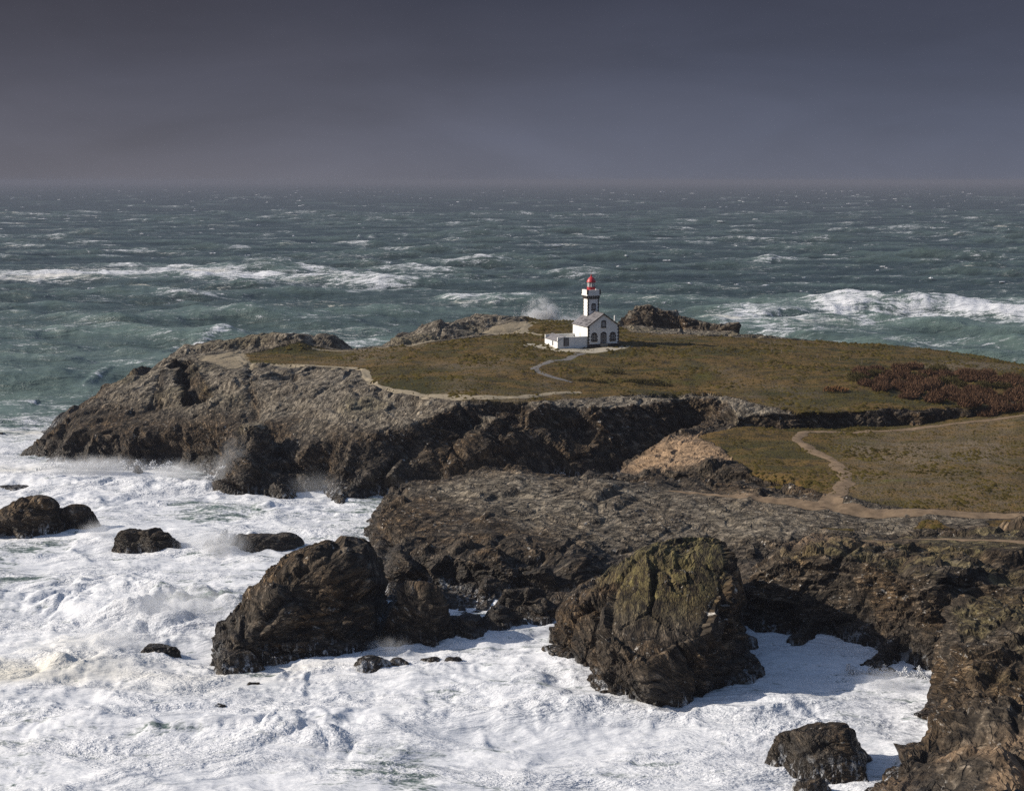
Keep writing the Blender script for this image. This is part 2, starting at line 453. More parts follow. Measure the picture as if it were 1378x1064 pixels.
M_STEM = simple('brown_stems', (0.045, 0.030, 0.022), 0.9, 0.2, 1, 0.1)
M_TUFT = simple('heath_tufts', (0.060, 0.046, 0.013), 0.95, 0.55, 0.25, 0.05)

# ------------------------------------------------------------------ headland
hc = []                                           # coast of the headland: (x, y), steepness
def C(px, py, s): a = at(px, py, 0); hc.append((a[0], a[1], s))
for a in [(36, 613, .9), (60, 628, 1.0), (105, 634, 1.1), (150, 631, 1.2), (182, 634, 1.5), (215, 631, 1.5), (250, 633, 1.5), (283, 640, 1.7),
          (303, 650, 1.9), (325, 661, 1.9), (348, 670, 2.1), (388, 672, 2.2), (400, 661, 2.4), (430, 660, 2.4), (455, 669, 1.5), (500, 668, 1.4),
          (545, 664, 1.5), (580, 662, 1.4), (620, 661, 1.3), (660, 652, 1.5), (720, 652, 1.5), (790, 646, 1.7), (860, 641, 2.2), (905, 636, 2.6), (925, 636, 2.6)]: C(*a)
hc.append((38, 284, 2.4))
for px, py in [(965, 582), (1000, 580), (1100, 577), (1200, 574), (1300, 571), (1400, 569), (1600, 566)]:
    a = at(px, py, 9.4); hc.append((a[0], a[1] - 3.4, 3.0))
hc += [(205, 278, 2.5), (205, 384, .9), (170, 388, .9), (140, 388, .9), (110, 392, .8), (88, 402, .9), (70, 412, 1.0), (48, 428, 1.0), (30, 424, 1.0),
       (16, 412, 1.0), (0, 412, 1.0), (-14, 408, 1.0), (-27, 398, 1.2), (-34, 388, 1.2), (-30, 378, 1.0), (-28, 372, .9), (-36, 368, 1.0),
       (-46, 366, 1.2), (-62, 362, 1.2), (-78, 356, 1.2), (-90, 344, 1.2), (-98, 330, 1.1), (-104, 314, .9)]
H_top = tps([at(*a) for a in [
    (70, 575, 7), (110, 527, 11.0), (145, 505, 13), (180, 488, 15.3), (215, 480, 16.3), (250, 477, 16.8), (300, 500, 15.8), (300, 560, 9.8), (250, 530, 12.5),
    (180, 560, 8.5), (400, 560, 11.2), (400, 588, 8.8), (350, 520, 14.2), (400, 492, 16.4), (440, 520, 14.8), (500, 520, 15.4), (500, 565, 11.6), (560, 545, 14),
    (600, 540, 14.6), (700, 540, 14.4), (780, 531, 14.2), (860, 527, 14), (950, 527, 13.8), (330, 480, 16.9), (450, 490, 16.5), (600, 482, 17.2), (600, 510, 16.1),
    (700, 500, 16.6), (790, 466, 18), (850, 470, 17.8), (700, 457, 18.5), (600, 458, 18.3), (500, 470, 17.6), (700, 430, 20.2), (620, 434, 20), (770, 432, 19.6),
    (830, 441, 18.7), (900, 446, 18.2), (950, 470, 17.1), (1000, 458, 17.2), (1100, 463, 16.2), (1200, 463, 15.2), (1300, 478, 12.4), (1378, 492, 10.2),
    (1000, 500, 15.8), (1000, 537, 13.6), (1100, 550, 13), (1250, 551, 13), (1378, 555, 12.6), (1200, 500, 15), (1378, 520, 13.2), (1600, 540, 12)]]
    + [(110, 385, 11), (60, 400, 15), (20, 402, 17), (-50, 356, 16), (-25, 362, 17.5), (200, 380, 7)])


def ridge_line(x, y, pts, width, slope):
    d, z = seg_dist(x, y, pts); return z - slope * np.maximum(0, d - width)


def H_height(x, y):
    sh = x.shape
    wx = fbm(xyz(x / 9, y / 9), 3).reshape(sh); wy = fbm(xyz(x / 9, y / 9, 9.0), 3).reshape(sh)
    d, s = poly_dist(x + 1.6 * wx, y + 1.4 * wy, hc, [c[2] for c in hc])
    lump = fbm(xyz(x / 22, y / 22, 3.0), 3).reshape(sh)
    top = H_top(x, y) + 0.6 * lump
    cl = s * d
    h = smin(top, cl, 1.6)
    # rock knolls on the north side
    kn = ridge_line(x, y, [at(268, 468, 17.4)[:2] + (18.2,), at(330, 457, 19)[:2] + (20.0,), at(400, 457, 19.2)[:2] + (20.3,), at(440, 461, 18)[:2] + (19.0,)], 2.0, .55)
    kn = np.maximum(kn, ridge_line(x, y, [at(556, 452, 18)[:2] + (17.8,), at(590, 440, 19.6)[:2] + (20.0,), at(640, 428, 21.2)[:2] + (21.6,), at(700, 427, 20.8)[:2] + (21.0,)], 2.5, .5))
    h = smax(h, kn, .8)
    kn = ridge_line(x, y, [(32.5, 392, 20.4), (35.0, 397, 23.6), (38.5, 396, 23.8), (43, 395, 22.0), (51, 393, 19.8), (60, 390, 17.6)], 1.0, 1.15)
    h = smax(h, kn, .6)
    # buttresses of the south cliff
    dome = at(330, 578, 11.0)
    h = smax(h, 12.2 - 2.0 * np.maximum(0, np.hypot(x - (-49.5), (y - 266.5) * 0.9) - 2.4), .8)
    h = smax(h, ridge_line(x, y, [at(470, 662, 1.2), at(520, 600, 7.6), at(565, 560, 12.2)], 1.0, 1.25), .8)
    h = smax(h, ridge_line(x, y, [at(598, 655, 1.2), at(625, 600, 7.6), at(660, 560, 12.4)], 1.2, 1.15), .8)
    dd, _ = seg_dist(x, y, [(-44.2, 258, 0), (-44.6, 266, 0), (-46.5, 274, 0)])
    h = h - 3.2 * np.exp(-(dd / 1.7) ** 2) * (h > 0)
    dd, _ = seg_dist(x, y, [(-55.5, 262, 0), (-55.2, 268, 0), (-53, 275, 0)])
    h = h - 2.4 * np.exp(-(dd / 1.5) ** 2) * (h > 0)
    # the dark chute on the west slope and a cave at the foot
    dd, _ = seg_dist(x, y, [at(243, 492, 15.2), at(255, 520, 12.8), at(268, 545, 10.6)])
    h = h - 4.2 * np.exp(-(dd / 2.1) ** 4)
    dd, _ = seg_dist(x, y, [at(222, 500, 14.6), at(205, 560, 8)])
    h = h - 1.3 * np.exp(-(dd / 1.0) ** 2)
    dd, _ = seg_dist(x, y, [at(337, 492, 16), at(337, 580, 10)])
    h = h - 1.0 * np.exp(-(dd / 0.8) ** 2)
    return h


def polymask(v, pts, soft):
    d, _ = poly_dist(v[:, 0], v[:, 1], [at(*p) for p in pts]); return sstep(d, -soft, soft)


def build_headland():
    v, nr, f = height_solid('headland', (-118, 200, 250, 436), 1.0, H_height, 0.45)
    GP = [(322, 478, 17), (335, 486, 16.8), (420, 492, 16.4), (484, 496, 16.2), (497, 512, 15.7), (530, 526, 15.2), (610, 540, 14.6), (700, 543, 14.2),
                     (790, 534, 14), (870, 530, 13.9), (955, 528, 13.8), (1010, 541, 13.4), (1100, 556, 12.9), (1250, 557, 12.9), (1450, 561, 12.4), (1600, 480, 11),
                     (1378, 482, 10), (1200, 456, 15), (1000, 455, 17), (960, 453, 17.4), (850, 449, 18.2), (836, 438, 18.8), (770, 428, 19.5), (705, 427, 20), (712, 443, 19.2), (690, 452, 18.6), (560, 462, 18),
                     (470, 467, 17.6), (400, 470, 17.3), (345, 473, 17.1)]
    g = polymask(v, GP, 2.2)
    g = g * sstep(nr[:, 2], .62, .82)
    sand = polymask(v, [(262, 478, 16.8), (330, 474, 17), (338, 486, 16.8), (350, 494, 16.3), (310, 498, 15.9), (266, 488, 16.3)], 3.0) * .85
    sand = np.maximum(sand, .9 * polymask(v, [(640, 452, 18.7), (640, 444, 19.2), (720, 432, 20), (718, 441, 19.4), (700, 450, 18.8)], 1.5))
    sand *= sstep(nr[:, 2], .7, .9)
    rocky = 1 - np.maximum(g, sand)
    gentle = sstep(nr[:, 2], .75, .95)
    d, q = rock_disp(v, nr, (0.55, -0.25, 0.80), 1.0, .7, 1.25); d = d * (0.12 + 0.88 * np.clip(rocky, 0, 1)) * (1 - .55 * gentle * rocky)
    near_turf = polymask(v, GP, 4.0)
    d = np.where((near_turf > .2) & (nr[:, 2] > .35), np.minimum(d, .12), d)
    d = np.where(g > .5, 0.12 * fbm(v / 1.7, 3) + 0.36 * fbm(v / 6, 2), d)
    v2 = v + nr * d[:, None]
    pale = rocky * sstep(nr[:, 2], .70, .94) * sstep(v[:, 2] + 2 * fbm(v / 9, 2), 8, 12.5) * .85
    lic = rocky * sstep(v[:, 2], 9, 14) * sstep(fbm(v / 12, 2), 0.1, .5) * .5
    och = np.zeros(len(v))
    dry = polymask(v, [(1225, 492, 15), (1280, 488, 14), (1378, 500, 12), (1378, 506, 12), (1260, 500, 14.6)], 3) * .9
    dry = np.maximum(dry, .65 * sstep(fbm(v / 20 + 4, 3), .12, .5))
    o = finish_rock('headland', v2, nr, f, M_GROUND, dict(grass=g, sand=sand, pale=pale, lichen=lic, ochre=och, dry=dry, sq=q), g)
    return tag(o, kind='structure')


# ------------------------------------------------------------------ isthmus, rock ridge and near cliffs
sc_ = [(37, 286, 2), (31, 278, 1.6), (20, 270, 1.0), (14, 260, .9), (10.5, 252, 1.1), (20, 247, 1.2), (26, 243, 1.5), (18, 241, 1.4), (6, 245, 1.4), (-9, 246, 1.4), (-20, 243, 1.4),
       (-26, 236, 1.2), (-25.5, 226, 1.4), (-22, 212, 1.0), (-19, 195, 1.2), (-17, 184, 1.2), (-13, 179, 1.2), (-7, 179.5, 1.2), (-3, 182.5, 1.2), (2, 185, 1.2), (8, 188, 1.0), (13, 190, 1), (20, 189, 1), (27, 186, 1.4), (30, 179, 2.6), (35, 175, 2.6),
       (40.5, 173, 2.6), (43, 168, 2.3), (48, 163, 2.4), (53, 159.5, 2.0), (56, 161, 2.6), (51, 156.5, 2.6), (47.4, 154, 4.0), (45.2, 149, 5.0), (44.6, 144, 5.0), (43.0, 139, 2.2), (39, 133.5, 1.6),
       (33, 128, 1.5), (33, 112, 2), (140, 112, 2), (140, 310, 2), (50, 310, 2)]
S_top = tps([at(*a) for a in [
    (1100, 580, 9.4), (1200, 579, 9.6), (1378, 586, 10.2), (1100, 630, 8.6), (1250, 620, 9.3), (1378, 640, 9), (1110, 678, 8), (1250, 684, 8.3), (1378, 690, 8.5),
    (1000, 600, 9.2), (940, 586, 9.8), (985, 622, 8.3), (1050, 610, 8.9), (890, 613, 7.2), (858, 634, 4.6), (700, 637, 9.6), (600, 646, 8.0), (552, 665, 6.2), (860, 652, 8.6), (1000, 668, 8.2),
    (700, 700, 6.3), (700, 752, 5.0), (850, 700, 6.3), (1000, 720, 5.8), (600, 742, 5.0), (540, 722, 4.8), (800, 760, 3.8), (1200, 706, 7), (1200, 716, 6.4), (1340, 708, 7.2), (900, 780, 2.0), (560, 830, 2.2), (640, 825, 2.2),
    (1100, 731, 9.6), (1050, 742, 8.8), (1250, 727, 10), (1378, 729, 11), (1180, 726, 9.8), (1600, 690, 9), (1600, 600, 10.5), (1300, 574, 10.6), (1378, 573, 11.6), (1480, 572, 12.2)]]
    + [(30, 196, 4.5), (33, 190, 5.6), (28, 300, 10), (90, 300, 10), (51, 147, 12.4), (60, 145, 13.6), (75, 142, 14.8), (52, 142, 11.8), (48, 137, 8), (44, 130, 6), (60, 130, 11), (100, 140, 17), (100, 165, 14), (70, 167, 8), (58, 176, 9.8), (85, 182, 11.4)])


def S_height(x, y):
    sh = x.shape
    wx = fbm(xyz(x / 7, y / 7, 5.0), 3).reshape(sh); wy = fbm(xyz(x / 7, y / 7, 15.0), 3).reshape(sh)
    d, s = poly_dist(x + 1.0 * wx, y + 1.0 * wy, sc_, [c[2] for c in sc_])
    top = S_top(x, y) + 0.3 * fbm(xyz(x / 12, y / 12, 3.0), 3).reshape(sh)
    # gully behind the ridge and the step down beside the track
    dd, z = seg_dist(x, y, [(10, 246, 1.0), (26, 243, 2.8), (38, 236, 5.2), (46, 229, 7.0)])
    top = smin(top, z + 1.1 * np.maximum(0, dd - 2.2), 1.2)
    # scarp along the front of the ridge, boulder shelf below it
    dd, _ = poly_dist(x, y, [at(*p) for p in [(500, 750, 4.8), (570, 752, 4.8), (640, 758, 4.8), (700, 764, 4.6), (750, 778, 4), (800, 800, 3), (760, 850, 0), (600, 885, 0), (470, 885, 0), (480, 800, 3)]])
    top = smin(top, 1.3 + 2.4 * np.maximum(0, -dd), .8)
    # hollow between ridge and near cliff
    dd, z = seg_dist(x, y, [(26, 188, 1.5), (33, 196, 3.6), (50, 199, 5.6), (75, 200, 6.2), (130, 200, 6.5)])
    top = smin(top, z + .75 * np.maximum(0, dd - 1.5), 1.0)
    # gully behind the nearest crag
    dd, z = seg_dist(x, y, [(54, 160, .5), (66, 158, 2.5), (85, 158, 5), (125, 158, 7)])
    top = smin(top, z + 1.7 * np.maximum(0, dd - 1.2), .8)
    h = smin(top, s * d, 1.2)
    # spurs of the near cliff
    h = smax(h, ridge_line(x, y, [at(1262, 735, 9.6), at(1225, 800, 6.0), at(1180, 885, 1.6)], .8, 1.5), .7)
    h = smax(h, ridge_line(x, y, [at(1130, 742, 8.6), at(1105, 800, 4.5), at(1075, 862, .8)], .8, 1.4), .7)
    return h


def build_shore():
    v, nr, f = height_solid('shore', (-32, 128, 116, 302), 0.7, S_height, 0.36)
    g = polymask(v, [(940, 586, 9.6), (1000, 578, 9.5), (1378, 566, 9.6), (1600, 566, 9.6), (1600, 686, 8.6), (1378, 688, 8.5), (1250, 684, 8.3), (1140, 672, 8.2), (1085, 664, 8),
                     (1010, 634, 8.4), (985, 612, 8.6)], 2.0)
    g = np.maximum(g, .75 * polymask(v, [(1040, 700, 7.4), (1200, 696, 7.6), (1378, 700, 7.8), (1378, 722, 6.4), (1200, 716, 6.4), (1050, 715, 6.4)], 1.2) * sstep(fbm(v / 6, 2), -.15, .15))
    g = np.maximum(g, .7 * polymask(v, [(1010, 640, 7), (1090, 662, 7), (1060, 668, 5), (960, 655, 4)], 1.5))
    g = g * sstep(nr[:, 2], .6, .8)
    d, q = rock_disp(v, nr, (0.12, 0.32, 0.94), .8); d = d * (1 - .9 * np.clip(g, 0, 1))
    worn = polymask(v, [(850, 650, 8.6), (1000, 664, 8.2), (1110, 672, 8), (1378, 682, 8.4), (1600, 690, 8.5), (1600, 720, 7), (1378, 722, 6.4), (1180, 720, 6.4), (1000, 728, 5.6), (920, 690, 7)], 3.0)
    worn2 = polymask(v, [(1040, 752, 9), (1130, 726, 9.6), (1210, 716, 10), (1500, 722, 11), (1500, 742, 11), (1230, 734, 10), (1100, 745, 9)], 1.0)
    slab = polymask(v, [(540, 668, 6), (600, 644, 8), (700, 634, 9.6), (860, 648, 8.6), (1010, 664, 8.2), (1010, 725, 5.8), (860, 725, 5), (700, 735, 4.4), (560, 730, 4)], 4.0)
    d = d * (1 - .7 * worn) * (1 - .8 * worn2) * (1 - .55 * slab * (1 - worn))
    mound = polymask(v, [(832, 650, 2), (850, 615, 6), (940, 580, 9.8), (1000, 612, 8.6), (960, 632, 7), (880, 655, 3)], 2.0)
    d = np.where(g > .5, 0.11 * fbm(v / 1.5, 3) + 0.30 * fbm(v / 5, 2), d * (1 - .35 * mound))
    v2 = v + nr * d[:, None]
    x, y, z = v[:, 0], v[:, 1], v[:, 2]
    rocky = 1 - g
    och = mound * rocky
    e = polymask(v, [(1000, 735, 9), (1230, 722, 10), (1240, 800, 6), (1100, 800, 4)], 3) * sstep(fbm(v / 7 + 5, 2), 0, .35) * .55
    och = np.maximum(och, e)
    och = np.maximum(och, sstep(140 - y, 0, 4) * sstep(fbm(v / 5, 2), 0, .4) * sstep(9 - z, 0, 3) * .6)
    pale = rocky * polymask(v, [(560, 650, 8), (700, 633, 9.6), (1100, 676, 8), (1378, 700, 8), (1378, 722, 6), (1000, 735, 5), (760, 740, 4)], 4) * .6 * sstep(nr[:, 2], .6, .95)
    lic = rocky * sstep(nr[:, 2], .65, .95) * ((y < 192) * sstep(z, 7.5, 10)) * .6 * sstep(fbm(v / 5 + 9, 2), -.2, .3)
    dry = polymask(v, [(1130, 600, 9.2), (1200, 592, 9.4), (1360, 596, 9.4), (1360, 626, 9.2), (1180, 628, 9)], 4)
    sandw = worn * rocky * .42 * sstep(fbm(v / 5, 2), -.3, .3)
    dry = np.maximum(dry, .55 * polymask(v, [(1130, 585, 9), (1378, 575, 9), (1378, 690, 8.5), (1130, 670, 8.2)], 4))
    o = finish_rock('isthmus', v2, nr, f, M_GROUND, dict(grass=g, sand=sandw, pale=pale, lichen=lic, ochre=och, dry=dry, sq=q), g)
    return tag(o, kind='structure')


# ------------------------------------------------------------------ sea stacks and rocks
def build_rock(label, coast, tops, voxel, strata, slope=1.5, group=None, amp=.8, lich=0.0, extra=None, name='sea_rock', och=0.0):
    P = [at(a, b, 0)[:2] if len(c) == 0 else (a, b) for a, b, *c in coast]      # third entry marks world metres
    T = [at(*t) if len(t) == 3 else t[:3] for t in tops]
    tf = tps(T) if len(T) > 3 else None
    cx = sum(p[0] for p in P) / len(P); cy_ = sum(p[1] for p in P) / len(P)
    seed = rng.random() * 50
    def hf(x, y):
        sh = x.shape
        wx = fbm(xyz(x / 4, y / 4, seed), 3).reshape(sh); wy = fbm(xyz(x / 4, y / 4, seed + 9), 3).reshape(sh)
        d, s = poly_dist(x + .5 * wx, y + .5 * wy, P, [slope] * len(P))
        cap = max(t[2] for t in T) + .1
        h = smin(s * d + .15, tf(x, y) if tf else np.full(sh, T[0][2]) - .35 * np.hypot(x - T[0][0], y - T[0][1]), .9)
        h = np.minimum(h, cap)
        for e in (extra or []): h = smax(h, ridge_line(x, y, [at(*q) for q in e[0]], e[1], e[2]), .6)
        return h
    xs = [p[0] for p in P]; ys = [p[1] for p in P]
    v, nr, f = height_solid(name, (min(xs) - 4, max(xs) + 4, min(ys) - 4, max(ys) + 4), max(.25, voxel * 1.8), hf, voxel, -2.2)
    size = min(1.0, max(.35, max(t[2] for t in T) / 9))
    d, q = rock_disp(v, nr, strata, amp * size, 1.0, size)
    lim = np.where(nr[:, 2] > .55, .5 if lich else 1.1, 1.6) * max(size, .5)
    d = np.minimum(d, lim)
    v2 = v + nr * d[:, None]
    org = np.array([cx, cy_, 0], np.float32)
    lic = sstep(nr[:, 2], .45, .85) * sstep(v[:, 2], 7, 11) * lich
    zero = np.zeros(len(v))
    o = finish_rock(name, v2, nr, f, M_GROUND, dict(grass=zero, sand=zero, pale=zero, lichen=lic, ochre=zero + och, dry=zero, sq=q))
    return tag(o, label, 'rock', group)


# ------------------------------------------------------------------ sea
def breakers(X, Y):
    """height and foam of the big breaking waves: list of (polyline in survey px, height, face width, apron in front, tail behind, foam)"""
    Hh = np.zeros(X.shape); Fo = np.zeros(X.shape)
    for pts, hgt, wf, front, back, fo in [
        ([(-400, 372), (0, 377), (120, 372), (250, 371), (400, 379), (500, 384), (570, 381), (680, 376)], 2.4, 22, 50, 110, .95),
        ([(920, 436), (1000, 430), (1060, 424), (1130, 418), (1200, 415), (1290, 420), (1378, 424), (1700, 424)], 2.8, 20, 70, 60, 1.0),
        ([(960, 358), (1000, 357), (1050, 353)], 2.0, 10, 10, 30, .8),
        ([(585, 405), (640, 406), (700, 403), (745, 405)], 2.4, 9, 12, 20, .85),
        ([(215, 476), (255, 466), (300, 458), (345, 456)], 1.0, 8, 16, 16, .9),
        ([(1010, 462), (1080, 458), (1200, 456), (1300, 462), (1420, 468)], 2.0, 6, 30, 10, .75),
        ([(480, 323), (497, 321), (512, 322)], 3.0, 10, 10, 20, .9),
        ([(0, 548), (60, 545), (110, 520), (180, 500)], .5, 6, 20, 18, .62),
        ([(-60, 486), (40, 483), (70, 482)], .4, 6, 8, 10, .6),
        ([(285, 416), (320, 415), (345, 411)], .6, 6, 8, 12, .6),
    ]:
        P = [at(a, b, 0) for a, b in pts]
        xs = np.array([p[0] for p in P]); ys = np.array([p[1] for p in P])
        yc = np.interp(X, xs, ys)
        L = xs[-1] - xs[0]
        env = sstep(X, xs[0] - .05 * L, xs[0] + .12 * L) * (1 - sstep(X, xs[-1] - .22 * L, xs[-1] + .08 * L))
        nz = fbm(xyz(X / 22, Y / 45, 2.0), 4, .6).reshape(X.shape)
        dy = Y - yc + 14 * nz
        prof = np.where(dy < 0, np.exp(-(dy / wf) ** 2), np.exp(-(dy / (wf * 2.2)) ** 2))
        Hh += hgt * env * prof * (1 + .35 * nz)
        fz = np.where(dy < 0, 1 - sstep(-dy, front * .3, front), 1 - sstep(dy, back * .15, back))
        lace = .60 * np.where(dy < 0, 1 - sstep(-dy, front * .8, front * 2.2), 1 - sstep(dy, back * .6, back * 1.6))
        Fo = np.maximum(Fo, fo * env * np.maximum(fz * (.85 + .6 * nz), lace))
    Hh += .6 * Fo * sstep(Y, 480, 600) * fbm(xyz(X / 5, Y / 10, 12.0), 4, .6, 'ridge').reshape(X.shape)
    return Hh, Fo


def build_sea():
    t_in = np.linspace(-.42, .42, 521); t_l = -np.geomspace(.43, 1.4, 26)[::-1]; t_r = np.geomspace(.43, 1.4, 26)
    T = np.concatenate([t_l, t_in, t_r])
    Yn = np.concatenate([np.linspace(60, 118, 40, endpoint=False), np.arange(118, 300, .48), np.arange(300, 430, .85)])
    Yf = [430.0]
    while Yf[-1] < 2600: Yf.append(Yf[-1] * 1.0046)
    Yv = np.concatenate([Yn, Yf, np.geomspace(2650, 26000, 60)])
    X = Yv[:, None] * T[None, :]; Y = np.repeat(Yv[:, None], len(T), 1); sh = X.shape
    far = sstep(Y, 300, 420)
    # swell
    Z = np.zeros(sh)
    modn = fbm(xyz(X / 160, Y / 220, 1.0), 3).reshape(sh)
    for lam, amp, ang, ph in [(92, 2.1, .22, 0), (61, 1.6, -.12, 1.7), (38, 1.25, .42, .4), (24, .75, -.30, 2.2), (15, .42, .6, 5)]:
        k = 2 * math.pi / lam; res = 1 - sstep(Y * .0046 * 2.4, lam * .6, lam * 1.1)
        w = np.sin(k * (Y * math.cos(ang) + X * math.sin(ang)) + ph + 2.2 * modn + 1.5 * fbm(xyz(X / (lam * 2), Y / (lam * 2), lam), 2).reshape(sh))
        Z += res * amp * (1 + .9 * modn) * (np.where(w > 0, w ** 1.6 if False else np.abs(w) ** 1.5, w * .8))
    ch = fbm(xyz(X / 9, Y / 6, 4.0), 3, .55, 'ridge').reshape(sh)
    Z += .55 * ch * (1 - sstep(Y, 900, 1600))
    Hb, Fb = breakers(X, Y)
    # churned surf under the cliffs
    near = Y < 470
    Xn, Yn_ = X[near], Y[near]
    w1 = fbm(xyz(Xn / 14, Yn_ / 14, 7.0), 3); w2 = fbm(xyz(Xn / 14, Yn_ / 14, 27.0), 3)
    xw, yw = Xn + 6 * w1, Yn_ + 6 * w2
    rough_w = .35 + .65 * sstep(fbm(xyz(xw / 24, yw / 18, 50.0), 2), -.25, .4)
    sz = 1.25 * fbm(xyz(xw / 34, yw / 22, 1.0), 3) + .62 * fbm(xyz(xw / 11, yw / 7, 2.0), 3, .5, 'ridge') \
        + rough_w * (.30 * fbm(xyz(xw / 4.6, yw / 3.0, 3.0), 4, .55, 'ridge') + .15 * fbm(xyz(xw / 1.9, yw / 1.1, 3.0), 3, .6, 'ridge'))
    # heaving breakers in the cove on the left
    for px, py, rx, ry, hh in [(250, 830, 15, 9, 4.2), (120, 800, 13, 7, 2.6), (330, 740, 9, 6, 2.6), (60, 900, 12, 7, 2.2), (440, 990, 12, 6, 1.8), (120, 655, 14, 5, 2.0),
                               (270, 660, 10, 5, 2.6), (700, 960, 10, 5, 1.4), (1050, 960, 9, 5, 1.2), (200, 980, 14, 5, 1.6), (380, 690, 10, 5, 2.2)]:
        a = at(px, py, 0)
        e = np.exp(-((Xn - a[0]) / rx) ** 2 - ((Yn_ - a[1]) / ry) ** 2)
        sz += e * hh * (.5 + .55 * fbm(xyz(xw / 6, yw / 5, 9.0), 4, .5, 'billow'))
    Z[near] = Z[near] * far[near] + sz * (1 - .85 * far[near])
    Z += Hb
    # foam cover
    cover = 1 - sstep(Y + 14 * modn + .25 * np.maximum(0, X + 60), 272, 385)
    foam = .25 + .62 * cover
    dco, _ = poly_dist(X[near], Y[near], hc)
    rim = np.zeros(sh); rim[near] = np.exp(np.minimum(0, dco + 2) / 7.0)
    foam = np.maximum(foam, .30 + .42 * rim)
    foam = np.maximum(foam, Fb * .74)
    foam -= .05 * sstep(Y, 420, 900) * (Fb < .1)
    crest = sstep(Z / (1.6 + .9 * (1 + modn)), .62, 1.0) * sstep(Y, 400, 480)
    foam += .26 * crest * sstep(fbm(xyz(X / 30, Y / 60, 33.0), 3).reshape(sh), -.05, .45)
    low = .28 * sstep(fbm(xyz(X / 26, Y / 17, 6.0), 3).reshape(sh), .05, .5) * cover
    foam -= low
    turb = np.clip(1 - sstep(Y + 60 * modn, 330, 820), 0, 1) * .75 + .45 * crest + .3 * np.clip(Fb, 0, 1)
    turb = np.clip(turb, 0, 1)
    i = np.arange(X.size).reshape(sh)
    F = np.stack([i[:-1, :-1], i[:-1, 1:], i[1:, 1:], i[1:, :-1]], -1).reshape(-1, 4)
    me = np_mesh('sea', xyz(X, Y, Z), F)
    set_attr(me, 'foam', foam.ravel()); set_attr(me, 'turb', turb.ravel())
    me.polygons.foreach_set('use_smooth', np.ones(len(F), bool))
    return tag(link('sea', me, M_SEA), kind='structure'), (T, Yv, Z)


sea, SEA_GRID = build_sea()
headland = build_headland()
isthmus = build_shore()

# stacks and rocks standing in the surf
SEA_R = 'rocks awash in the surf'
build_rock('great dark sea stack with yellow-green lichen on its flat top', [(736, 868), (750, 890), (798, 906), (806, 938), (840, 952), (872, 960), (950, 946), (1014, 912), (1005, 882),
           (29.5, 183, 1), (24, 188, 1), (14, 188, 1), (8, 183, 1)],
           [(900, 736, 14.2), (940, 738, 14.2), (975, 744, 14), (990, 752, 13.6), (930, 764, 13.2), (870, 782, 11.8), (842, 762, 12.0), (800, 796, 8.8), (765, 845, 4), (900, 800, 10.5), (980, 830, 8), (850, 860, 7), (930, 880, 6), (868, 742, 13.6),
            (20, 176, 11.6, 0), (11, 176, 7.5, 0), (27, 175, 11.8, 0), (20, 182, 8, 0)], .24, (0.62, -0.35, 0.70), 3.8, None, 1.15, .9, name='sea_stack')
build_rock('broad dark rock stack sloping down to the surf, lower boulders behind it', [(284, 868), (283, 892), (300, 906), (352, 894), (420, 885), (470, 880), (512, 868),
           (-16.5, 184, 1), (-18, 192, 1), (-26, 190.5, 1), (-33.5, 182, 1)],
           [(440, 728, 12), (405, 738, 11.3), (350, 800, 7), (312, 858, 3), (300, 885, 1.4), (480, 738, 11.4), (515, 760, 8.8), (450, 830, 7), (400, 850, 5), (370, 770, 9), (490, 830, 5.5), (-22, 190, 8, 0), (-31, 184, 4.5, 0), (-34, 186, 1.5, 0)],
           .24, (0.30, -0.30, 0.90), 2.6, None, .9, 0, name='sea_stack')


def boulder(label, x0, x1, yw, yt, depth=.8, group=None, peak=.5, voxel=.2, slope=2.6, amp=.8, strata=(.3, -.3, .9), name='sea_rock', och=0.0, flat=.66):
    """rock between two columns of the survey, its foot on row yw, its top on row yt"""
    a, b = at(x0, yw, 0), at(x1, yw, 0); w = (b[0] - a[0]) / 2; dy = w * depth
    cx, cyy = (a[0] + b[0]) / 2, a[1] + dy * .75
    tz = CAM_H - (yt - HOR) * (cyy * 1.0) / FPX * 1.0
    for _ in range(6):
        q = at((x0 + x1) / 2, yt, tz); tz += (q[1] - cyy) * -(yt - HOR) / FPX * -1.0 if False else (q[1] - cyy) * (yt - HOR) / FPX
    pts = []
    for i in range(14):
        t = 2 * math.pi * i / 14; r = 1 + .13 * math.sin(3 * t + x0) + .08 * math.sin(5 * t + yt)
        pts.append((cx + w * r * math.cos(t), cyy + dy * r * math.sin(t), 1))
    px = cx + (peak - .5) * 2 * w * .6
    tops = [(px, cyy, tz, 0)] + [(cx + w * .8 * math.cos(t), cyy + dy * .8 * math.sin(t), tz * (flat + .12 * math.sin(2 * t + x1)), 0) for t in [k * 2 * math.pi / 6 for k in range(6)]]
    return build_rock(label, pts, tops, voxel, strata, slope, group, amp, 0, None, name, och)


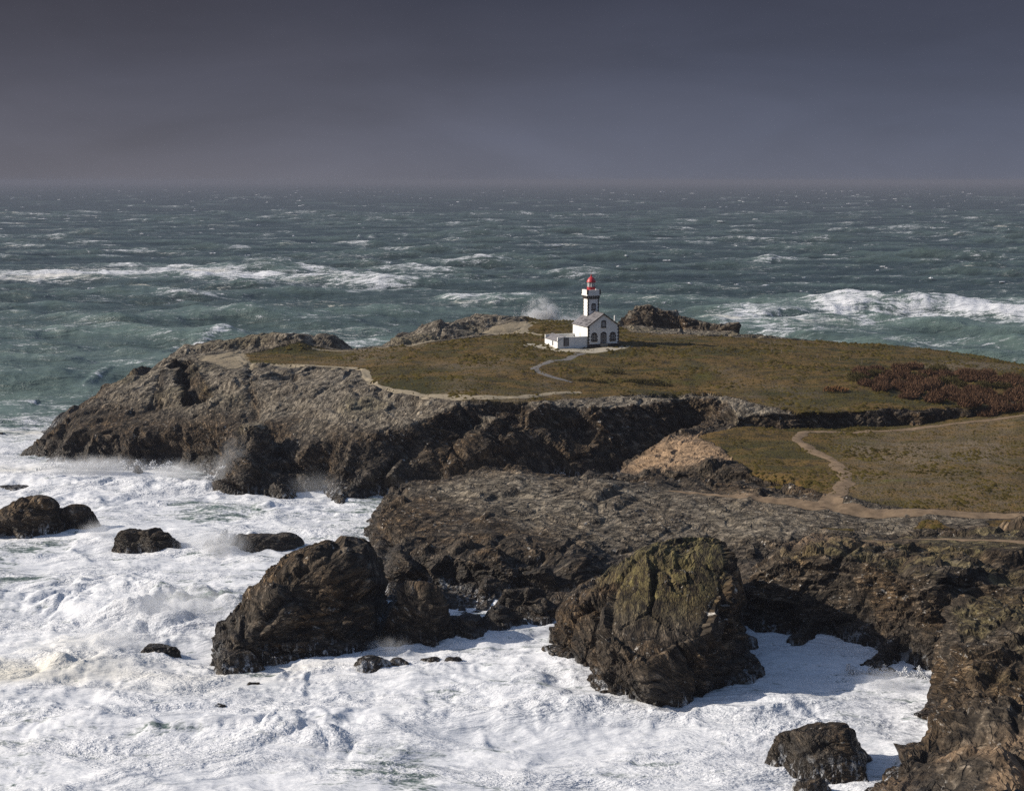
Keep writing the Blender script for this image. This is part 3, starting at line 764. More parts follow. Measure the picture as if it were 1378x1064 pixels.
BO = 'dark boulders wedged between the two stacks'
boulder('large rounded dark boulder against the broad stack', 506, 616, 870, 768, .75, BO, .45, .2)
boulder('low dark boulder with water draining off it between the two stacks', 596, 660, 862, 816, .8, BO, .5, .18)
boulder('pointed dark boulder at the water\'s edge below the rock ridge', 656, 750, 838, 774, .7, BO, .5, .18)
boulder('rounded dark boulder half in foam beside the low draining boulder', 642, 706, 853, 800, .8, BO, .5, .18)
boulder('dark boulder in the foam next to the pointed one below the rock ridge', 690, 756, 843, 788, .7, BO, .45, .18)
boulder('small dark boulder set back below the rock ridge', 630, 690, 814, 766, .8, BO, .5, .18)
boulder('dark boulder highest up among those below the rock ridge', 656, 728, 800, 750, .8, BO, .45, .18)
boulder('dark boulder at the left foot of the great lichen-topped stack', 712, 790, 836, 792, .7, BO, .5, .18)
build_rock('sloping slab of wet rock running down into the surf', [(462, 886), (480, 890), (512, 872), (548, 850), (562, 838), (552, 822), (535, 818), (505, 838)],
           [(545, 824, 3.9), (520, 845, 2.6), (490, 872, 1.0), (470, 884, .5)], .18, (.6, -.3, .7), 1.6, BO, .7, name='sea_rock')
boulder('humped dark rock with a white cascade down its side', -22, 92, 726, 663, .6, SEA_R, .62, .22)
boulder('round-shouldered dark rock leaning on the humped rock with the cascade', 56, 134, 720, 673, .6, SEA_R, .45, .2)
boulder('blocky dark rock alone in the foam with a steep right side', 142, 240, 748, 699, .6, SEA_R, .7, .2, flat=.7)
boulder('long low flat-topped brown rock half veiled in spray', 302, 408, 753, 715, .5, SEA_R, .6, .2, flat=.85)
boulder('small pointed black rock alone in the white foam', 178, 240, 889, 857, .6, SEA_R, .6, .15)
boulder('tiny dark rock just breaking the foam beside the broad stack', 322, 351, 928, 910, .7, SEA_R, .6, .12)
boulder('wet knob of rock at the tip of the sloping slab', 472, 524, 906, 880, .7, SEA_R, .6, .12)
boulder('little dark rock next to the wet knob at the slab', 518, 554, 900, 881, .7, SEA_R, .4, .12)
boulder('flat dark rock barely awash in front of the boulders', 564, 594, 891, 880, .7, SEA_R, .5, .1)
boulder('flat pale-edged rock barely awash in open foam before the boulders', 596, 624, 893, 882, .7, SEA_R, .4, .1)
boulder('big rounded black rock with a notched crest beside the near cliff', 1042, 1184, 1044, 967, .75, SEA_R, .68, .17, 2.2, flat=.72)
boulder('low wet rock at the foot of the notched black rock', 1062, 1122, 1068, 1042, .6, SEA_R, .5, .15)
boulder('small pinnacle in the spray at the headland cliff foot', 174, 194, 640, 618, .9, SEA_R, .5, .15, 2.6)
boulder('low skerry awash beyond the humped rock', -12, 42, 662, 650, .5, SEA_R, .4, .15)
boulder('dark skerry off the west tip of the headland', -18, 8, 590, 579, .7, SEA_R, .6, .15)
boulder('sliver of rock showing in the foam trough', 284, 300, 949, 942, .7, SEA_R, .5, .1)
boulder('foam-washed ledge at the corner of the broad stack', 284, 350, 906, 864, .7, SEA_R, .6, .15)


# ------------------------------------------------------------------ bmesh shapes for the buildings
class MB:
    def __init__(s): s.v = []; s.f = []
    def poly(s, pts, faces):
        n = len(s.v); s.v += [tuple(p) for p in pts]; s.f += [tuple(i + n for i in f) for f in faces]; return s
    def box(s, x0, x1, y0, y1, z0, z1):
        return s.poly([(x0, y0, z0), (x1, y0, z0), (x1, y1, z0), (x0, y1, z0), (x0, y0, z1), (x1, y0, z1), (x1, y1, z1), (x0, y1, z1)],
                      [(0, 3, 2, 1), (4, 5, 6, 7), (0, 1, 5, 4), (1, 2, 6, 5), (2, 3, 7, 6), (3, 0, 4, 7)])
    def prism(s, prof, y0, y1):
        """profile in x,z extruded along y"""
        n = len(prof); a = [(x, y0, z) for x, z in prof] + [(x, y1, z) for x, z in prof]
        return s.poly(a, [tuple(range(n)), tuple(range(2 * n - 1, n - 1, -1))] + [(i, i + n, (i + 1) % n + n, (i + 1) % n) for i in range(n)])
    def ring(s, outer, inner, y0, y1):
        """frame between two outlines with the same number of points"""
        n = len(outer); a = [(x, y, z) for y in (y0, y1) for prof in (outer, inner) for x, z in prof]
        F = []
        for i in range(n):
            j = (i + 1) % n
            F += [(i, j, n + j, n + i), (2 * n + i, 3 * n + i, 3 * n + j, 2 * n + j), (i, 2 * n + i, 2 * n + j, j), (n + i, n + j, 3 * n + j, 3 * n + i)]
        return s.poly(a, F)
    def lathe(s, prof, cx, cyy, seg=20):
        n = len(s.v); m = len(prof)
        for r, z in prof:
            for k in range(seg):
                t = 2 * math.pi * k / seg; s.v.append((cx + r * math.cos(t), cyy + r * math.sin(t), z))
        for i in range(m - 1):
            for k in range(seg):
                k2 = (k + 1) % seg; s.f.append((n + i * seg + k, n + i * seg + k2, n + (i + 1) * seg + k2, n + (i + 1) * seg + k))
        s.f.append(tuple(n + k for k in reversed(range(seg)))); s.f.append(tuple(n + (m - 1) * seg + k for k in range(seg)))
        return s
    def tube(s, a, b, r0, r1, seg=8):
        a, b = Vector(a), Vector(b); w = (b - a).normalized(); u = w.orthogonal().normalized(); q = w.cross(u); n = len(s.v)
        for c, r in ((a, r0), (b, r1)):
            for k in range(seg):
                t = 2 * math.pi * k / seg; s.v.append(tuple(c + u * r * math.cos(t) + q * r * math.sin(t)))
        for k in range(seg): s.f.append((n + k, n + (k + 1) % seg, n + seg + (k + 1) % seg, n + seg + k))
        s.f.append(tuple(n + k for k in reversed(range(seg)))); s.f.append(tuple(n + seg + k for k in range(seg)))
        return s
    def build(s, name, mat, parent=None, bevel=0.0):
        me = bpy.data.meshes.new(name); me.from_pydata(s.v, [], s.f)
        bm = bmesh.new(); bm.from_mesh(me); bmesh.ops.recalc_face_normals(bm, faces=bm.faces)
        if bevel: bmesh.ops.bevel(bm, geom=list(bm.edges), offset=bevel, segments=1, affect='EDGES')
        bm.to_mesh(me); bm.free(); me.update()
        return link(name, me, mat, parent)


def ground(x, y, z0=60):
    best = None
    for o in (headland, isthmus):
        ok, loc, nrm, _ = o.ray_cast(Vector((x, y, z0)), Vector((0, 0, -1)))
        if ok and (best is None or loc.z > best): best = loc.z
    return best if best is not None else 0.0


bpy.context.view_layer.update()

# ------------------------------------------------------------------ lighthouse
gp = at(812, 466.5, 18)
gz = max(ground(gp[0] + dx, gp[1] + dy) for dx in (-7, 0, 4) for dy in (0, 5, 9)) + .05
ROTZ = R(20)
lh = empty('lighthouse', (gp[0], gp[1], gz), ROTZ)
tag(lh, 'white lighthouse with red lantern rising from its gabled keeper\'s house', 'lighthouse')
WD, LN, EV, RG = 4.1, 9.6, 4.45, 7.35            # half width, length, eaves, ridge
m = MB().prism([(-WD, -.8), (WD, -.8), (WD, EV), (0, RG), (-WD, EV)], 0, LN); m.build('wall', M_WHITE, lh)
MB().box(-WD - .06, WD + .06, -.06, LN + .06, -.8, .10).build('plinth', M_STONE, lh)
for sx in (-1, 1):                                 # slate slopes, courses overlapping
    n = 15; mm = MB(); sl = (RG - EV) / WD; ov = .32
    for i in range(n):
        a0 = -ov + (WD + ov) * i / n; a1 = -ov + (WD + ov) * (i + 1) / n + .06
        z0 = EV + sl * a0; z1 = EV + sl * a1
        xa, xb = sx * (WD - a0), sx * (WD - a1)
        t0, t1 = .13, .085
        mm.poly([(xa, -.16, z0 + .02), (xb, -.16, z1 + .02), (xb, LN + .16, z1 + .02), (xa, LN + .16, z0 + .02),
                 (xa, -.16, z0 + t0), (xb, -.16, z1 + t1), (xb, LN + .16, z1 + t1), (xa, LN + .16, z0 + t0)],
                [(0, 3, 2, 1), (4, 5, 6, 7), (0, 1, 5, 4), (1, 2, 6, 5), (2, 3, 7, 6), (3, 0, 4, 7)])
    rf = mm.build('roof_slope', M_SLATE, lh)
    mm = MB()
    for q in range(22):                            # repaired and weathered slates, proud of the slope
        i = random.randrange(1, 13); y = random.uniform(.2, LN - 1.8); L = random.uniform(.5, 1.6)
        a0 = -ov + (WD + ov) * i / n; a1 = a0 + (WD + ov) / n
        z0, z1 = EV + sl * a0 + .137, EV + sl * a1 + .105; xa, xb = sx * (WD - a0), sx * (WD - a1)
        mm.poly([(xa, y, z0), (xb, y, z1), (xb, y + L, z1), (xa, y + L, z0), (xa, y, z0 + .02), (xb, y, z1 + .02), (xb, y + L, z1 + .02), (xa, y + L, z0 + .02)],
                [(0, 3, 2, 1), (4, 5, 6, 7), (0, 1, 5, 4), (1, 2, 6, 5), (2, 3, 7, 6), (3, 0, 4, 7)])
    mm.build('dark_slates', M_SLATE2, rf)['kind'] = 'stuff'
    MB().poly([(sx * (WD + .34), -.24, EV - .30), (sx * (WD + .34), -.24, EV - .02), (0, -.24, RG + .16), (0, -.24, RG - .14),
               (sx * (WD + .34), -.165, EV - .30), (sx * (WD + .34), -.165, EV - .02), (0, -.165, RG + .16), (0, -.165, RG - .14)],
              [(0, 1, 2, 3), (7, 6, 5, 4), (0, 4, 5, 1), (1, 5, 6, 2), (2, 6, 7, 3), (3, 7, 4, 0)]).build('bargeboard', M_STONE, lh)
MB().tube((0, -.2, RG + .12), (0, LN + .2, RG + .12), .13, .13).build('ridge_tile', M_SLATE2, lh)
for sx in (-1, 1):                                 # toothed corner stones
    mm = MB()
    for i in range(11):
        w = .42 if i % 2 == 0 else .22; d = .30 if i % 2 == 0 else .52; z = .22 + i * .385
        x0, x1 = sorted((sx * (WD + .045), sx * (WD - w)))
        mm.box(x0, x1, -.045, .2, z, z + .375)
        if sx > 0 or True:
            x0, x1 = sorted((sx * (WD + .040), sx * (WD - .2))); mm.box(x0, x1, -.040, d * .35, z + .004, z + .371)
    mm.build('quoin_stack', M_STONE, lh)


def arch_prof(cx, z0, w, h, rise):
    return [(cx - w / 2, z0), (cx + w / 2, z0), (cx + w / 2, z0 + h - rise), (cx + w * .3, z0 + h - rise * .3), (cx, z0 + h), (cx - w * .3, z0 + h - rise * .3), (cx - w / 2, z0 + h - rise)]


def opening(name, cx, z0, w, h, rise, y, parent, toothed=True, bars=(1, 2), pane=M_GLASS, leaf=None):
    s = .26
    fr = MB().ring(arch_prof(cx, z0 - .12, w + 2 * s, h + s + .12, rise + .05), arch_prof(cx, z0, w, h, rise), y - .06, y + .12)
    if toothed:
        nrow = int(h / .4)
        for i in range(nrow):
            if i % 2 == 0:
                for sx in (-1, 1):
                    x0, x1 = sorted((cx + sx * (w / 2 + s - .01), cx + sx * (w / 2 + s + .17))); fr.box(x0, x1, y - .05, y + .1, z0 + i * .38, z0 + i * .38 + .36)
    root = fr.build(name, M_STONE, parent)
    MB().prism(arch_prof(cx, z0, w, h, rise), y - .012, y + .02).build('pane', pane, root)
    mm = MB()
    for i in range(1, bars[0] + 1):
        x = cx - w / 2 + w * i / (bars[0] + 1); mm.box(x - .035, x + .035, y - .04, y - .014, z0 + .02, z0 + h - .12)
    for j in range(1, bars[1] + 1):
        z = z0 + h * .9 * j / (bars[1] + 1); mm.box(cx - w / 2 + .02, cx + w / 2 - .02, y - .036, y - .016, z - .03, z + .03)
    for sx in (-1, 1):
        x = cx + sx * (w / 2 - .035); mm.box(x - .035, x + .035, y - .041, y - .013, z0 + .01, z0 + h - rise)
    mm.build('frame', M_FRAME, root)
    if name == 'window': MB().box(cx - w / 2 - s - .1, cx + w / 2 + s + .1, y - .14, y + .05, z0 - .26, z0 - .125).build('sill', M_STONE, root)
    return root


opening('window', -2.45, .95, .95, 1.75, .35, 0, lh)
opening('window', 2.45, .95, .95, 1.75, .35, 0, lh)
dr = opening('door', 0, .22, 1.05, 2.55, .40, 0, lh, False, (2, 1))
MB().box(-.9, .9, -.75, -.03, -.6, .2).build('step', M_CONC, dr)
opening('window', 0, 4.25, .72, 1.35, .2, 0, lh, False, (1, 1), M_GREYD)
# side window, blind, on the west wall
wr = MB().box(-WD - .05, -WD + .05, 4.6, 5.5, 1.1, 2.5).build('shutter', M_FRAME, lh)
# tower
TX, TY, TH = -.15, 7.5, 1.45
tw = MB().box(TX - TH, TX + TH, TY - TH, TY + TH, 3.0, 11.35).build('tower', M_WHITE, lh)
for sx in (-1, 1):
    for sy in (-1, 1):
        mm = MB()
        for i in range(18):
            w, d = (.32, .18) if i % 2 == 0 else (.18, .32); z = 4.4 + i * .385
            x0, x1 = sorted((TX + sx * (TH + .045), TX + sx * (TH - w))); y0, y1 = sorted((TY + sy * (TH + .045), TY + sy * (TH - d)))
            if sx < 0 and sy < 0: mm.box(x0, x1, y0, y1, z, z + .375)
            else: mm.box(x0, x1, y0, y1, z, z + .375)
        mm.build('quoin_stack', M_STONE, tw)
opening('window', TX + .05, 8.0, .62, 1.2, .12, TY - TH, tw, False, (1, 1))
co_ = MB().box(TX - TH - .12, TX + TH + .12, TY - TH - .12, TY + TH + .12, 10.55, 10.75).build('string_course', M_STONE, tw)
for sx, sy in [(0, -1), (-1, 0), (1, 0), (0, 1)]:
    for k in range(5):
        t = (k - 2) * .62
        cx, cyy = (TX + t, TY + sy * (TH + .16)) if sx == 0 else (TX + sx * (TH + .16), TY + t)
        MB().box(cx - .14, cx + .14, cyy - .17, cyy + .17, 10.76, 11.30).build('corbel', M_STONE, tw)
PT = TH + .36
MB().box(TX - PT, TX + PT, TY - PT, TY + PT, 11.36, 11.62).build('cornice', M_WHITE, tw)
pa = MB().ring([(-PT + .02, -PT + .02), (PT - .02, -PT + .02), (PT - .02, PT - .02), (-PT + .02, PT - .02)], [(-PT + .3, -PT + .3), (PT - .3, -PT + .3), (PT - .3, PT - .3), (-PT + .3, PT - .3)], 0, 1)
pa.v = [(TX + x, TY + z, 11.625 + y * 1.15) for x, y, z in pa.v]; par = pa.build('parapet', M_WHITE, tw)
for sx in (-1, 1):
    for sy in (-1, 1):
        x0, x1 = sorted((TX + sx * (PT + .01), TX + sx * (PT - .36))); y0, y1 = sorted((TY + sy * (PT + .01), TY + sy * (PT - .36)))
        MB().box(x0, x1, y0, y1, 11.63, 12.86).build('corner_stone', M_STONE, par)
# lantern
la = MB().lathe([(1.02, 12.0), (1.02, 13.30), (1.10, 13.32), (1.10, 13.42), (.98, 13.43)], TX, TY, 24).build('lantern', M_RED, lh)
for k in range(10):
    t0, t1 = 2 * math.pi * (k + .06) / 10, 2 * math.pi * (k + .94) / 10; r = .94
    a, b = (TX + r * math.cos(t0), TY + r * math.sin(t0)), (TX + r * math.cos(t1), TY + r * math.sin(t1)); a2, b2 = (TX + .92 * math.cos(t0), TY + .92 * math.sin(t0)), (TX + .92 * math.cos(t1), TY + .92 * math.sin(t1))
    MB().poly([a + (13.45,), b + (13.45,), b + (14.55,), a + (14.55,), a2 + (13.45,), b2 + (13.45,), b2 + (14.55,), a2 + (14.55,)],
              [(0, 1, 2, 3), (7, 6, 5, 4), (0, 4, 5, 1), (3, 2, 6, 7), (0, 3, 7, 4), (1, 5, 6, 2)]).build('pane', simple('lantern_glass', (.30, .32, .33), .1, .05, 2, .6) if k == 0 else bpy.data.materials['lantern_glass'], la)
    t = 2 * math.pi * k / 10
    MB().tube((TX + .96 * math.cos(t), TY + .96 * math.sin(t), 13.43), (TX + .96 * math.cos(t), TY + .96 * math.sin(t), 14.57), .05, .05, 6).build('mullion', M_FRAME, la)
MB().lathe([(.30, 13.6), (.42, 13.8), (.42, 14.3), (.28, 14.5)], TX, TY, 14).build('lens', M_FRAME, la)
MB().lathe([(1.12, 14.56), (1.14, 14.70), (1.02, 15.0), (.84, 15.35), (.58, 15.68), (.26, 15.9), (.14, 15.95), (.14, 16.15), (.2, 16.25), (.14, 16.36), (.05, 16.4)], TX, TY, 24).build('dome', M_RED, lh)
va = MB().tube((TX, TY, 16.3), (TX, TY, 17.9), .045, .03, 6)
va.tube((TX - .45, TY, 17.2), (TX + .5, TY, 17.2), .035, .035, 6).tube((TX, TY - .4, 17.0), (TX, TY + .4, 17.0), .035, .035, 6)
va.lathe([(.02, 17.2), (.10, 17.3), (.10, 17.4), (.02, 17.5)], TX, TY, 8)
va.build('weather_vane', M_IRON, lh)
# walled yard with its lean-to
yd = empty('yard_wall', (gp[0], gp[1], gz), ROTZ)
tag(yd, 'low white yard wall with grey door joined to the keeper\'s house', 'wall')
YX, YH, YD = -11.9, 1.95, 8.4
MB().box(YX, -WD - .03, .30, .62, -.8, YH).build('front_wall', M_WHITE, yd)
MB().box(YX, -WD - .03, YD, YD + .32, -.8, YH).build('back_wall', M_WHITE, yd)
MB().box(YX - .02, YX + .3, .30 - .004, YD + .324, -.8, 1.0).build('side_wall', M_WHITE, yd)
MB().poly([(YX - .10, .28, .98), (YX - .10, YD + .35, .98), (YX + 1.9, YD + .35, YH + .22), (YX + 1.9, .28, YH + .22), (YX - .10, .28, 1.06), (YX - .10, YD + .35, 1.06), (YX + 1.9, YD + .35, YH + .32), (YX + 1.9, .28, YH + .32)],
          [(0, 1, 2, 3), (7, 6, 5, 4), (0, 4, 5, 1), (1, 5, 6, 2), (2, 6, 7, 3), (3, 7, 4, 0)]).build('lean_to_roof', M_SLATE, yd)
MB().box(YX + 1.7, YX + 1.95, .64, YD - .02, -.8, YH + .2).build('inner_wall', M_WHITE, yd)
MB().box(YX + .02, -WD - .04, .27, .66, YH + .003, YH + .09).build('coping', M_WHITE, yd)
d2 = MB().box(-10.35, -9.0, .22, .31, -.1, 1.88).build('door_surround', M_STONE, yd)
MB().box(-10.12, -9.22, .18, .225, -.05, 1.68).build('door', M_GREYD, yd)
MB().box(YX - .06, YX - .015, 3.0, 3.9, -.2, .92).build('hatch', M_GREYD, yd)

# white post behind the house
pp = at(827, 441, 18.6); pz_ = ground(pp[0], pp[1])
po = empty('marker_post', (pp[0], pp[1], pz_)); tag(po, 'slim white post standing behind the lighthouse keeper\'s house', 'post')
MB().lathe([(.19, -.3), (.19, 3.1), (.15, 3.15), (.02, 3.2)], 0, 0, 10).build('shaft', M_WHITE, po)
MB().box(-.05, .42, -.1, .1, 2.95, 3.2).build('lamp_arm', M_WHITE, po)


# ------------------------------------------------------------------ paths
def ribbon(name, pts, width, mat, lift=.07, ragged=.5):
    P = [Vector(at(*p)) for p in pts]; P = [Vector((p.x, p.y)) for p in P]
    sm = []
    for i in range(len(P) - 1):                    # Catmull-Rom
        p0, p1, p2, p3 = P[max(i - 1, 0)], P[i], P[i + 1], P[min(i + 2, len(P) - 1)]
        n = max(2, int((p2 - p1).length / .6))
        for k in range(n):
            t = k / n; sm.append(.5 * ((2 * p1) + (p2 - p0) * t + (2 * p0 - 5 * p1 + 4 * p2 - p3) * t * t + (3 * p1 - p0 - 3 * p2 + p3) * t ** 3))
    sm.append(P[-1]); V = []; F = []; K = 7; wl = width if isinstance(width, (list, tuple)) else [width, width]
    n1 = vn(np.array([[i * .21, 3.3, len(pts)] for i in range(len(sm))])); n2 = vn(np.array([[i * .21, 13.3, len(pts)] for i in range(len(sm))]))
    for i, c in enumerate(sm):
        t = (sm[min(i + 1, len(sm) - 1)] - sm[max(i - 1, 0)]).normalized(); nrm = Vector((-t.y, t.x))
        w = float(np.interp(i / (len(sm) - 1), np.linspace(0, 1, len(wl)), wl)) / 2
        zc = ground(c.x, c.y)
        for k in range(K):
            s = -1 + 2 * k / (K - 1); ww = w * (1 + ragged * float(n1[i] if s < 0 else n2[i]))
            q = c + nrm * s * ww; gq = max(ground(q.x, q.y), zc - .45) if abs(s) > 0 else zc; V.append((q.x, q.y, gq + lift * (1 - .75 * s * s)))
    for i in range(len(sm) - 1):
        for k in range(K - 1):
            a = i * K + k; F.append((a, a + 1, a + K + 1, a + K))
    me = np_mesh(name, np.array(V, np.float32), np.array(F, np.int32))
    me.polygons.foreach_set('use_smooth', np.ones(len(F), bool))
    return tag(link(name, me, mat), kind='structure')


ribbon('path', [(318, 479, 17), (332, 486, 16.8), (370, 489, 16.6), (430, 492, 16.4), (482, 495, 16.3), (492, 504, 16), (500, 514, 15.6), (520, 523, 15.2), (560, 530, 15), (620, 537, 14.7),
                (690, 537, 14.5), (740, 531, 14.4), (782, 527, 14.4)], [1.6, 1.4, 1.4, 2.2, 1.6, 2.0, 3.6, 2.4, 1.2], M_PATH)
ribbon('path', [(782, 474, 17.8), (765, 481, 17.5), (740, 487, 17.2), (722, 493, 16.9), (722, 499, 16.6), (740, 505, 16.3), (770, 511, 15.8)], [2.6, 1.9, 1.9, 1.8, 1.0], M_ASPH, ragged=.2)
ribbon('path', [(420, 470, 17.4), (540, 463, 18), (640, 452, 18.6), (700, 450, 18.8), (735, 455, 18.5), (760, 462, 18.2)], [1.0, 1.4, 1.6, 1.6, 1.2], M_PATH)
ribbon('path', [(700, 452, 18.7), (712, 440, 19.4), (724, 434, 20), (770, 432, 19.6)], [2.2, 1.8, 1.2], M_PATH)
ribbon('path', [(1110, 681, 8), (1128, 668, 8.1), (1138, 650, 8.3), (1130, 632, 8.6), (1118, 618, 8.8), (1092, 606, 9.0), (1074, 594, 9.2), (1086, 582, 9.4), (1130, 580, 9.5), (1220, 578, 9.6), (1320, 576, 9.6), (1450, 575, 9.6)],
       [3.4, 2.4, 2.4, 2.2, 2.0, 2.4, 2.0, 1.6, 1.4, 1.2], M_EARTH, .14)
ribbon('path', [(900, 658, 8.4), (1000, 668, 8.2), (1060, 674, 8.1), (1110, 680, 8), (1180, 685, 8.1), (1280, 688, 8.3), (1378, 691, 8.5), (1520, 696, 8.6)], [.8, 1.6, 3.2, 3.0, 2.2, 1.8, 1.8], M_EARTH, .08)
ribbon('path', [(1120, 733, 9.6), (1180, 726, 9.8), (1260, 724, 10), (1378, 728, 11), (1500, 732, 11.2)], [.5, 1.0, 1.1, 1.1], M_EARTH, .06)
ribbon('forecourt', [(706, 464, 18.2), (740, 467, 18), (780, 470.5, 17.9), (820, 470, 17.9), (848, 467, 17.9)], [3.5, 6.5, 6.5, 5.5, 2.0], M_CONC, .06, .15)

# ------------------------------------------------------------------ turf tufts (countless)
def tufts(name, src, n, lo, hi, seed):
    me = src.data; v = get_np(me); g = np.empty(len(v), np.float32); me.attributes['grass'].data.foreach_get('value', g)
    r = np.random.default_rng(seed); vis = (g > .6) & (v[:, 0] < v[:, 1] * .42)
    c = r.choice(np.nonzero(vis)[0], n); p = v[c] + np.c_[r.normal(0, .25, (n, 2)), np.zeros(n)]
    cl = sstep(fbm(p / 7, 3), -.2, .45)
    rad = (lo + (hi - lo) * r.random(n) ** 2) * (.5 + .8 * cl); hgt = rad * r.uniform(.45, .9, n)
    ang = r.random(n) * 6.28; V = np.empty((n, 6, 3), np.float32)
    for k in range(5):
        a = ang + k * 1.257; rr = rad * r.uniform(.7, 1.25, n)
        V[:, k] = p + np.stack([rr * np.cos(a) * 1.3, rr * np.sin(a), np.full(n, -.06)], -1)
    V[:, 5] = p + np.stack([r.normal(0, .06, n), r.normal(0, .06, n), hgt], -1)
    b = np.arange(n)[:, None] * 6
    F = np.concatenate([b + np.array([[k, (k + 1) % 5, 5]]) for k in range(5)])
    o = link(name, np_mesh(name, V.reshape(-1, 3), F.astype(np.int32)), M_TUFT)
    return tag(o, 'low brown and olive heath tufts over the turf', 'heath', kind='stuff')


tufts('heath_tufts', headland, 17000, .18, .6, 3)
tufts('heath_tufts', isthmus, 9000, .14, .45, 4)

# ------------------------------------------------------------------ shrubs
def shrub_mesh(seed, rx, ry, h, n, lean=.22, bw=.055):
    r = random.Random(seed); fo = MB(); st = MB()
    for i in range(9):
        t = r.uniform(0, 6.28); rr = r.uniform(.1, .75)
        b = (rx * rr * .5 * math.cos(t), ry * rr * .5 * math.sin(t), -.15); e = (rx * rr * math.cos(t), ry * rr * math.sin(t), h * r.uniform(.55, .85))
        st.tube(b, e, .05, .02, 5)
    for i in range(n):
        t = r.uniform(0, 6.28); rr = math.sqrt(r.random()); x, y = rx * rr * math.cos(t), ry * rr * math.sin(t)
        zt = h * math.sqrt(max(.08, 1 - rr * rr * .85)) * r.uniform(.65, 1.12); z0 = zt * r.uniform(.0, .7); L = r.uniform(.35, .8) * h * .55
        a = r.uniform(0, 3.14); dx, dy = bw * math.cos(a), bw * math.sin(a); ox, oy = lean * L * r.gauss(0.6, 1), lean * L * r.gauss(0, 1)
        fo.poly([(x - dx, y - dy, z0), (x + dx, y + dy, z0), (x + ox + dx * .9, y + oy + dy * .9, z0 + L * .6), (x + ox * 1.6, y + oy * 1.6, min(z0 + L, zt * 1.15))], [(0, 1, 2), (0, 2, 3)])
    def mk(mb, nm):
        me = bpy.data.meshes.new(nm); me.from_pydata(mb.v, [], mb.f); return me
    return mk(fo, 'foliage'), mk(st, 'stems')


SHV = {}
for key, args, mat in [('a', (1, 2.6, 2.0, 2.0, 1000), M_TWIG), ('b', (2, 2.3, 2.2, 2.2, 1000), M_TWIG), ('c', (3, 2.8, 2.0, 1.9, 1000), M_TWIG2), ('d', (4, 2.3, 1.9, 2.0, 900), M_TWIG),
                       ('w', (5, 3.0, 1.3, 1.0, 420), M_TWIG2), ('r', (6, 1.8, 1.3, 1.0, 320), M_TWIG3), ('p', (8, 1.7, 1.0, .8, 260), M_TWIG2)]:
    fo, st = shrub_mesh(*args); fo.materials.append(mat); st.materials.append(M_STEM); SHV[key] = (fo, st)


def shrub(x, y, key, label, group=None, s=1.0, rz=0.0):
    o = empty('shrub', (x, y, ground(x, y) - .05), rz); o.scale = (s, s, s)
    tag(o, label, 'shrub', group)
    f = link('foliage', SHV[key][0], None, o); t = link('stems', SHV[key][1], None, o); t['kind'] = 'stuff'
    return o


th = [at(*p)[:2] for p in [(1140, 508, 14.8), (1190, 497, 15), (1270, 499, 14.4), (1340, 510, 13.5), (1420, 524, 13), (1500, 540, 12.8), (1440, 556, 12.6), (1378, 552, 12.8), (1310, 548, 13), (1230, 538, 13.6), (1160, 524, 14.2)]]
rr = random.Random(5); placed = []
for tries in range(1500):
    x, y = rr.uniform(70, 125), rr.uniform(280, 325)
    if poly_dist(np.array([x]), np.array([y]), th)[0][0] < .4: continue
    if any((x - a) ** 2 + ((y - b) * .9) ** 2 < 3.4 ** 2 for a, b in placed): continue
    placed.append((x, y))
    key = rr.choice('abcd' if y > 300 else 'abbd')
    lab = 'dark brown bare-twigged shrub in the big thicket on the headland slope' if key == 'c' else 'red-brown bare-twigged shrub in the big thicket on the headland slope'
    shrub(x, y, key, lab, 'shrubs of the big thicket', rr.uniform(.8, 1.12), rr.uniform(0, 6))
for px, py, z, key, s, lab in [(872, 514, 15, 'w', 1.25, 'long low dark shrub above the cliff edge, widest of the row'), (852, 514, 15, 'w', .8, 'low dark shrub at the near end of the long cliff-edge shrub'),
                               (894, 515, 15, 'p', 1.1, 'small dark shrub past the far end of the long cliff-edge shrub'),
                               (827, 503, 15.8, 'p', 1.35, 'rounded dark shrub alone on the turf above the cliff-edge shrubs'), (788, 514, 15, 'p', 1.1, 'small dark shrub where the tarmac path ends'),
                               (808, 516, 14.8, 'p', .9, 'smallest dark shrub between the tarmac path and the cliff edge'), (1124, 526, 14.3, 'r', 1.5, 'rust-coloured low shrub beside the big thicket')]:
    a = at(px, py, z); shrub(a[0], a[1], key, lab, 'shrubs on the turf', s, .1)

# posts along the paths
POSTS = [(1038, 476, 16.6), (1052, 477, 16.5), (1066, 478, 16.4), (1100, 482, 16.1), (1130, 486, 15.8), (1160, 490, 15.5), (640, 455, 18.5), (672, 454, 18.6), (704, 455, 18.6), (728, 459, 18.4)]
for i, p in enumerate(POSTS):
    a = at(*p); o = MB().lathe([(.09, -.3), (.09, .95), (.06, 1.0), (.01, 1.01)], 0, 0, 8).build('path_post', M_WOOD)
    o.location = (a[0], a[1], ground(a[0], a[1]))
    far_ = i < 6
    tag(o, 'short wooden post in the line crossing the heath toward the thicket' if far_ else 'short wooden post beside the path on the seaward side of the lighthouse', 'post', 'heath line posts' if far_ else 'seaward path posts')

